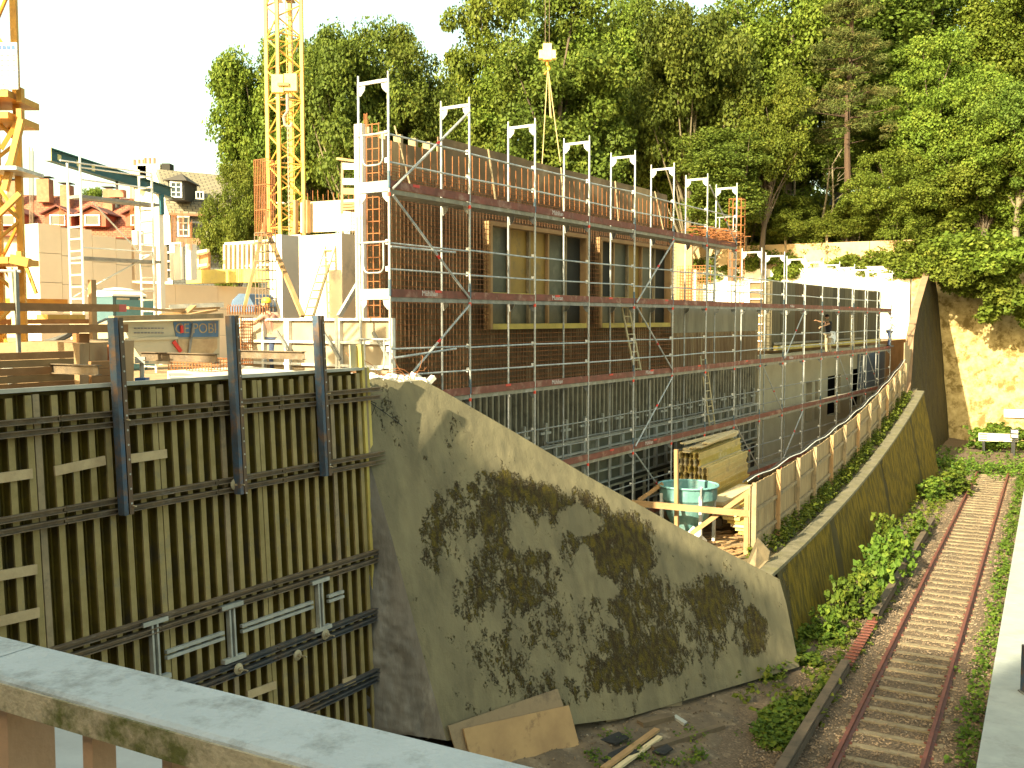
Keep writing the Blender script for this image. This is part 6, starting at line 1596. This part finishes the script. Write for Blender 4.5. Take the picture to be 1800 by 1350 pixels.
for i, (x, y) in enumerate(((1725, 790), (1740, 788), (1755, 786), (1772, 788), (1790, 790), (1748, 780))):
    plant(x, y, 1.5, 1.5, "leafy clump growing in front of the buffer stop", "leafy clumps before the buffer stop")
def ground_cover(name, n_, fn, label, size=.11, seed=3, m=LMW, per=7, rr=.12):
    c = np.array([tuple(fn()) for _ in range(n_)]); me = leaves_mesh(name, c, np.full(n_, rr), per, size, m, up=1.3, seed=seed)
    o = link(name, me); o["kind"] = "stuff"; tag(o, label, "ground cover")
def gc1():
    while True:
        px, py = rnd.uniform(1290, 1480), rnd.uniform(1110, 1350); k = (1480 - px) / 190
        q = soilp(px, py)
        s = (q - T0).dot(TN)
        if s > sA - .15: continue
        if noise.noise(V(q.x * .8, q.y * .8, 4)) < -.12 + .3 * k or (1350 - py) * .5 + 1290 > px + 60 and rnd.random() < .8: continue
        return q + Z * (rnd.random() ** 2 * .28 + .04)
ground_cover("weeds", 1500, gc1, "yellow-green weeds spreading between the wing wall and the conductor rail", .12, 3)
def gc2():
    t = rnd.uniform(-2, 40); s = sP - .3 + rnd.gauss(0, .13); return T(s, t, bedz(s, t) + rnd.random() ** 2 * .2)
ground_cover("weeds", 1000, gc2, "weeds growing along the foot of the platform", .1, 4)
def gc3():
    t = rnd.uniform(.5, 30); s = rnd.uniform(-.45, -.9)
    if noise.noise(V(t * .9, s * 3, 7)) < -.1: t = rnd.uniform(3, 30)
    p = W0 + TD * t + TN * s
    return V(p.x, p.y, wtop(t) + .05 + rnd.random() ** 1.8 * (.35 + .4 * max(0, noise.noise(V(t * 1.3, 0, 1)))))
ground_cover("weeds", 1200, gc3, "tall grass and weeds between the timber fence and the wall coping", .11, 5, LM, 7)
def gc4():
    t = rnd.uniform(2, 44); s = rnd.uniform(-3, sA - .2) if rnd.random() < .7 else rnd.uniform(-1.2, -.5); return T(s, t, bedz(s, t) + rnd.random() ** 2 * .4)
ground_cover("weeds", 1300, gc4, "low dark weeds along the foot of the mossy wall", .13, 6, LM, 7)
def gc5():
    s = rnd.uniform(-3.5, 5); t = rnd.uniform(40.5, 43.5)
    if rnd.random() < .45: s = rnd.uniform(-7, 6); t = rnd.uniform(38, 50)
    return T(s, t, bedz(s, t) + rnd.random() * .5)
ground_cover("weeds", 800, gc5, "weeds covering the rail ends in front of the buffer stop", .16, 8, LMW, 8, .2)
tag_ = None
def gc6():
    while True:
        q = soilp(rnd.uniform(960, 1300), rnd.uniform(1230, 1350))
        if noise.noise(V(q.x * 1.6, q.y * 1.6, 14)) > .18: return q + Z * rnd.uniform(.02, .1)
ground_cover("weeds", 130, gc6, "few small weeds dotted on the dark soil near the planks", .07, 9, LMW, 6)

# ================================================================ PEOPLE
SKIN = mat("skin", (.5, .28, .17), (.45, .25, .15), 6, .6, 0)
def body(name, J, E, Rr, m, parent, sub=2):
    me = bpy.data.meshes.new(name); me.from_pydata([tuple(j) for j in J], E, []); me.materials.append(m)
    o = bpy.data.objects.new(name, me); col.objects.link(o); o.parent = parent
    sk_ = o.modifiers.new("skin", 'SKIN'); 
    for i, v in enumerate(me.skin_vertices[0].data): v.radius = Rr[i]; v.use_root = (i == 0)
    sk_.use_smooth_shade = True
    s2 = o.modifiers.new("sub", 'SUBSURF'); s2.levels = sub; s2.render_levels = sub
    return o
def hand(parent_o, wrist, d, up, m):
    """palm + five separate curled fingers as one small mesh"""
    d = d.normalized(); sd__ = d.cross(up).normalized(); mb = MB(); mb.bar(wrist, wrist + d * .09, .08, .03, up)
    for k, l in enumerate((.07, .08, .075, .06)):
        a = wrist + d * .088 + sd__ * (-.03 + .02 * k); b = a + d * l * .6 - up * .01; mb.tube(a, b, .009, 6); mb.tube(b, b + d * l * .4 - up * .03, .0085, 6, .006)
    a = wrist + d * .03 - sd__ * .04; b = a + d * .035 - sd__ * .03; mb.tube(a, b, .011, 6); mb.tube(b, b + d * .03, .01, 6, .007)
    return mb.build("hand", m, parent_o)
def person(name, label, foot, face, arms, shirt, trouser, headcol, bend=0.0, lh=None):
    """face: horizontal facing vector; arms: list of (elbow, hand) offsets in (side, forward, up) from the shoulder"""
    f = face.normalized(); s = V(f.y, -f.x, 0)
    t = thing(name, label, "person", foot)
    P_ = lambda a, b, c: s * a + f * b + Z * c
    ch = 1.32; b1 = bend
    hip = P_(0, 0, .93); chest = P_(0, .12 * b1, 1.25); neck = P_(0, .25 * b1, 1.47 - .05 * b1); 
    J = [hip, P_(0, .05 * b1, 1.08), chest, neck, neck + Z * .05 + f * .02]
    Rr = [(.15, .11), (.14, .1), (.17, .11), (.065, .06), (.055, .055)]; E = [(0, 1), (1, 2), (2, 3), (3, 4)]
    hands = []
    for k, sg_ in enumerate((-1, 1)):
        sh_ = P_(sg_ * .19, .22 * b1, 1.42); e, h = arms[k]; el = sh_ + P_(sg_ * e[0], e[1], e[2]); ha = el + P_(sg_ * h[0], h[1], h[2])
        i = len(J); J += [sh_, el, ha]; Rr += [(.06, .06), (.045, .045), (.03, .03)]; E += [(2, i), (i, i + 1), (i + 1, i + 2)]; hands.append((ha, ha - el))
    i = len(J)
    body("torso_and_arms", J, E, Rr, SKIN, t)
    # shirt over the torso
    body("shirt", [hip + Z * .0, P_(0, .05 * b1, 1.08), chest, neck - Z * .05] + [P_(g * .19, .22 * b1, 1.41) for g in (-1, 1)] + [P_(-.19, .22 * b1, 1.41) + P_(-arms[0][0][0], arms[0][0][1], arms[0][0][2]) * .5, P_(.19, .22 * b1, 1.41) + P_(arms[1][0][0], arms[1][0][1], arms[1][0][2]) * .5],
         [(0, 1), (1, 2), (2, 3), (2, 4), (2, 5), (4, 6), (5, 7)], [(.165, .125), (.155, .115), (.185, .125), (.07, .07), (.075, .075), (.075, .075), (.06, .06), (.06, .06)], shirt, t)
    lg = [hip + Z * .02]; R2 = [(.165, .12)]; E2 = []
    for sg_ in (-1, 1):
        i = len(lg); lg += [P_(sg_ * .1, 0, .85), P_(sg_ * .11, .04, .48), P_(sg_ * .12, -.02, .08)]; R2 += [(.095, .095), (.065, .07), (.055, .055)]; E2 += [(0, i), (i, i + 1), (i + 1, i + 2)]
    body("trousers", lg, E2, R2, trouser, t)
    for sg_ in (-1, 1):
        c = P_(sg_ * .12, .05, .045); mb = MB(); mb.bar(c - f * .13, c + f * .15, .09, .09); mb.build("shoe", BLACK, t).location = V(0, 0, 0)
    hc_ = neck + Z * .19 + f * .04
    hd = body("head", [hc_ - Z * .07 + f * .02, hc_, hc_ + Z * .06], [(0, 1), (1, 2)], [(.06, .075), (.075, .095), (.06, .08)], SKIN, t)
    mb = MB(); mb.box(hc_ + f * .105 - Z * .0, .02, .03, .035, s, f); 
    for g in (-1, 1): mb.box(hc_ + f * .0 + s * g * .08, .02, .04, .06, s, f)
    mb.build("nose_and_ears", SKIN, t).location = V(0, 0, 0)
    mb = MB()
    for g in (-1, 1): mb.box(hc_ + f * .094 + s * g * .032 + Z * .02, .02, .01, .012, s, f)
    mb.box(hc_ + f * .092 - Z * .055, .045, .01, .01, s, f); mb.build("eyes_and_mouth", BLACK, t).location = V(0, 0, 0)
    mb = MB(); mb.lathe(hc_ + Z * .03 - f * .01, [(.1, 0), (.104, .04), (.085, .085), (.045, .11), (.01, .115)], 16); mb.build("hair" if headcol is BLACK else "cap", headcol, t).location = V(0, 0, 0)
    for ha, d in hands: hand(t, ha, d, Z if abs(d.normalized().z) < .8 else f, SKIN).location = V(0, 0, 0)
    return t, P_
uq = uat(1454, -.5); fo_ = B(uq, -.48, LV[2] + .01)
DKS = mat("black_shirt", (.02, .02, .025), (.015, .015, .02)); BEI = mat("beige_trousers", (.4, .33, .22), (.32, .26, .17))
t, P_ = person("person", "worker in black shirt reaching towards the wall, white cloth at the waist", fo_, -N * .5 - U * .85, [((.02, .26, -.1), (-.02, .27, -.08)), ((.02, .24, .02), (-.05, .27, .06))], DKS, BEI, BLACK, .3)
mb = MB(); a = fo_; f_ = (-N * .5 - U * .85).normalized()
WC = mat("white_cloth", (.75, .78, .82), (.65, .68, .72))
r_ = -f_
g_ = MB(); o_ = fo_ + Z * .98 + r_ * .08
g_.prism([o_ + U * -.16 + Z * .05, o_ + U * .3 + Z * .02, o_ + U * .42 - Z * .28, o_ + U * .2 - Z * .55, o_ + U * .02 - Z * .3, o_ - U * .22 - Z * .24], N * .16)
tag(g_.build("white_sack", WC), "white cloth sack hanging at the black-shirted worker's waist", "sack")
uq = uat(1571, -.6); fo2_ = B(uq, -.9, LV[2] + .01)
person("person", "worker in pale blue clothes at the far scaffold end beside the grooved panels", fo2_, N * .8 + U * .5, [((.04, .05, -.28), (0, .2, -.12)), ((.04, .1, -.26), (0, .22, .05))], mat("pale_blue", (.45, .55, .62), (.38, .48, .55)), mat("navy", (.05, .07, .14)), mat("cap_blue", (.35, .4, .6)), .2)
pq_ = PY(484, 545, 21.0)
t, P_ = person("person", "worker with a yellow helmet bending low behind the bright framed panels", V(pq_.x, pq_.y, pq_.z - 1.5), N * -1.0 - U * .3, [((.05, .2, -.2), (0, .22, -.05)), ((.05, .22, -.18), (0, .2, -.08))], mat("red_shirt", (.5, .25, .2), (.4, .2, .15)), mat("navy", (.05, .07, .14)), mat("helmet_yellow", (.85, .6, .05), (.8, .55, .05), 4, .4, 0), .7)
# ================================================================ unseen building behind the camera, shaped to shade the foreground, and trees
er = V(SUN.y, -SUN.x, 0).normalized(); eu = SUN.cross(er).normalized()
if eu.z < 0: eu = -eu
def sunpt(r, u, L_): return er * r + eu * u + SUN * L_
sb_ = thing("shading_building", "unseen brick building behind the bridge, its roofline shaped to shade the foreground", "building", V(*sunpt(11, 0, 15).xy, -1.7))
BRK = mat("brick_red", (.3, .14, .08), (.22, .1, .06), 6, .9, .3)
def gp2(r, u, K=9.0):
    p = er * r + eu * u; return p + SUN * ((-K - p.dot(TD)) / SUN.dot(TD))
roofline = [gp2(*q) for q in ((12.5, 3.67), (12.25, 5.04), (11.87, 4.5), (11.35, 4.88), (10.8, 5.0), (9.7, 5.0))]  # outline worked back from the wanted shadow edge on the wing wall
a0, a1 = roofline[0], roofline[-1]
MB().prism([V(a0.x, a0.y, BED)] + roofline + [V(a1.x, a1.y, BED)], -TD * 8).build("wall", BRK, sb_)
C2 = gp2(9.69, 1.7); MB().obox(V(C2.x, C2.y, BED), TN * 30, -TD * 8.5, Z * (C2.z - BED)).build("wall", BRK, sb_)
def backtree(r, u, L_, s, label, pr=0):
    c = sunpt(r, u, L_); zc = {0: 8.2, 1: 8.0, 2: 9.0, 4: 8.0}[pr] * s
    t = thing("broadleaf_tree", label, "tree", V(c.x, c.y, c.z - zc))
    for nm, me in (("crown", PROT[pr][0]), ("trunk", PROT[pr][1])):
        o = bpy.data.objects.new(nm, me); col.objects.link(o); o.parent = t
    t.scale = (s, s, s); t.rotation_euler = (0, 0, r)
backtree(7.2, 1.25, 30, .84, "tall maple behind the bridge, shading the track", 4)
backtree(9.6, .6, 34, .76, "maple behind the bridge, shading the wing wall", 4)
backtree(3.0, 1.4, 32, .85, "oak behind the bridge, shading the platform", 2)
backtree(11.3, -.2, 36, .62, "small maple behind the bridge next to the unseen shading building", 1)
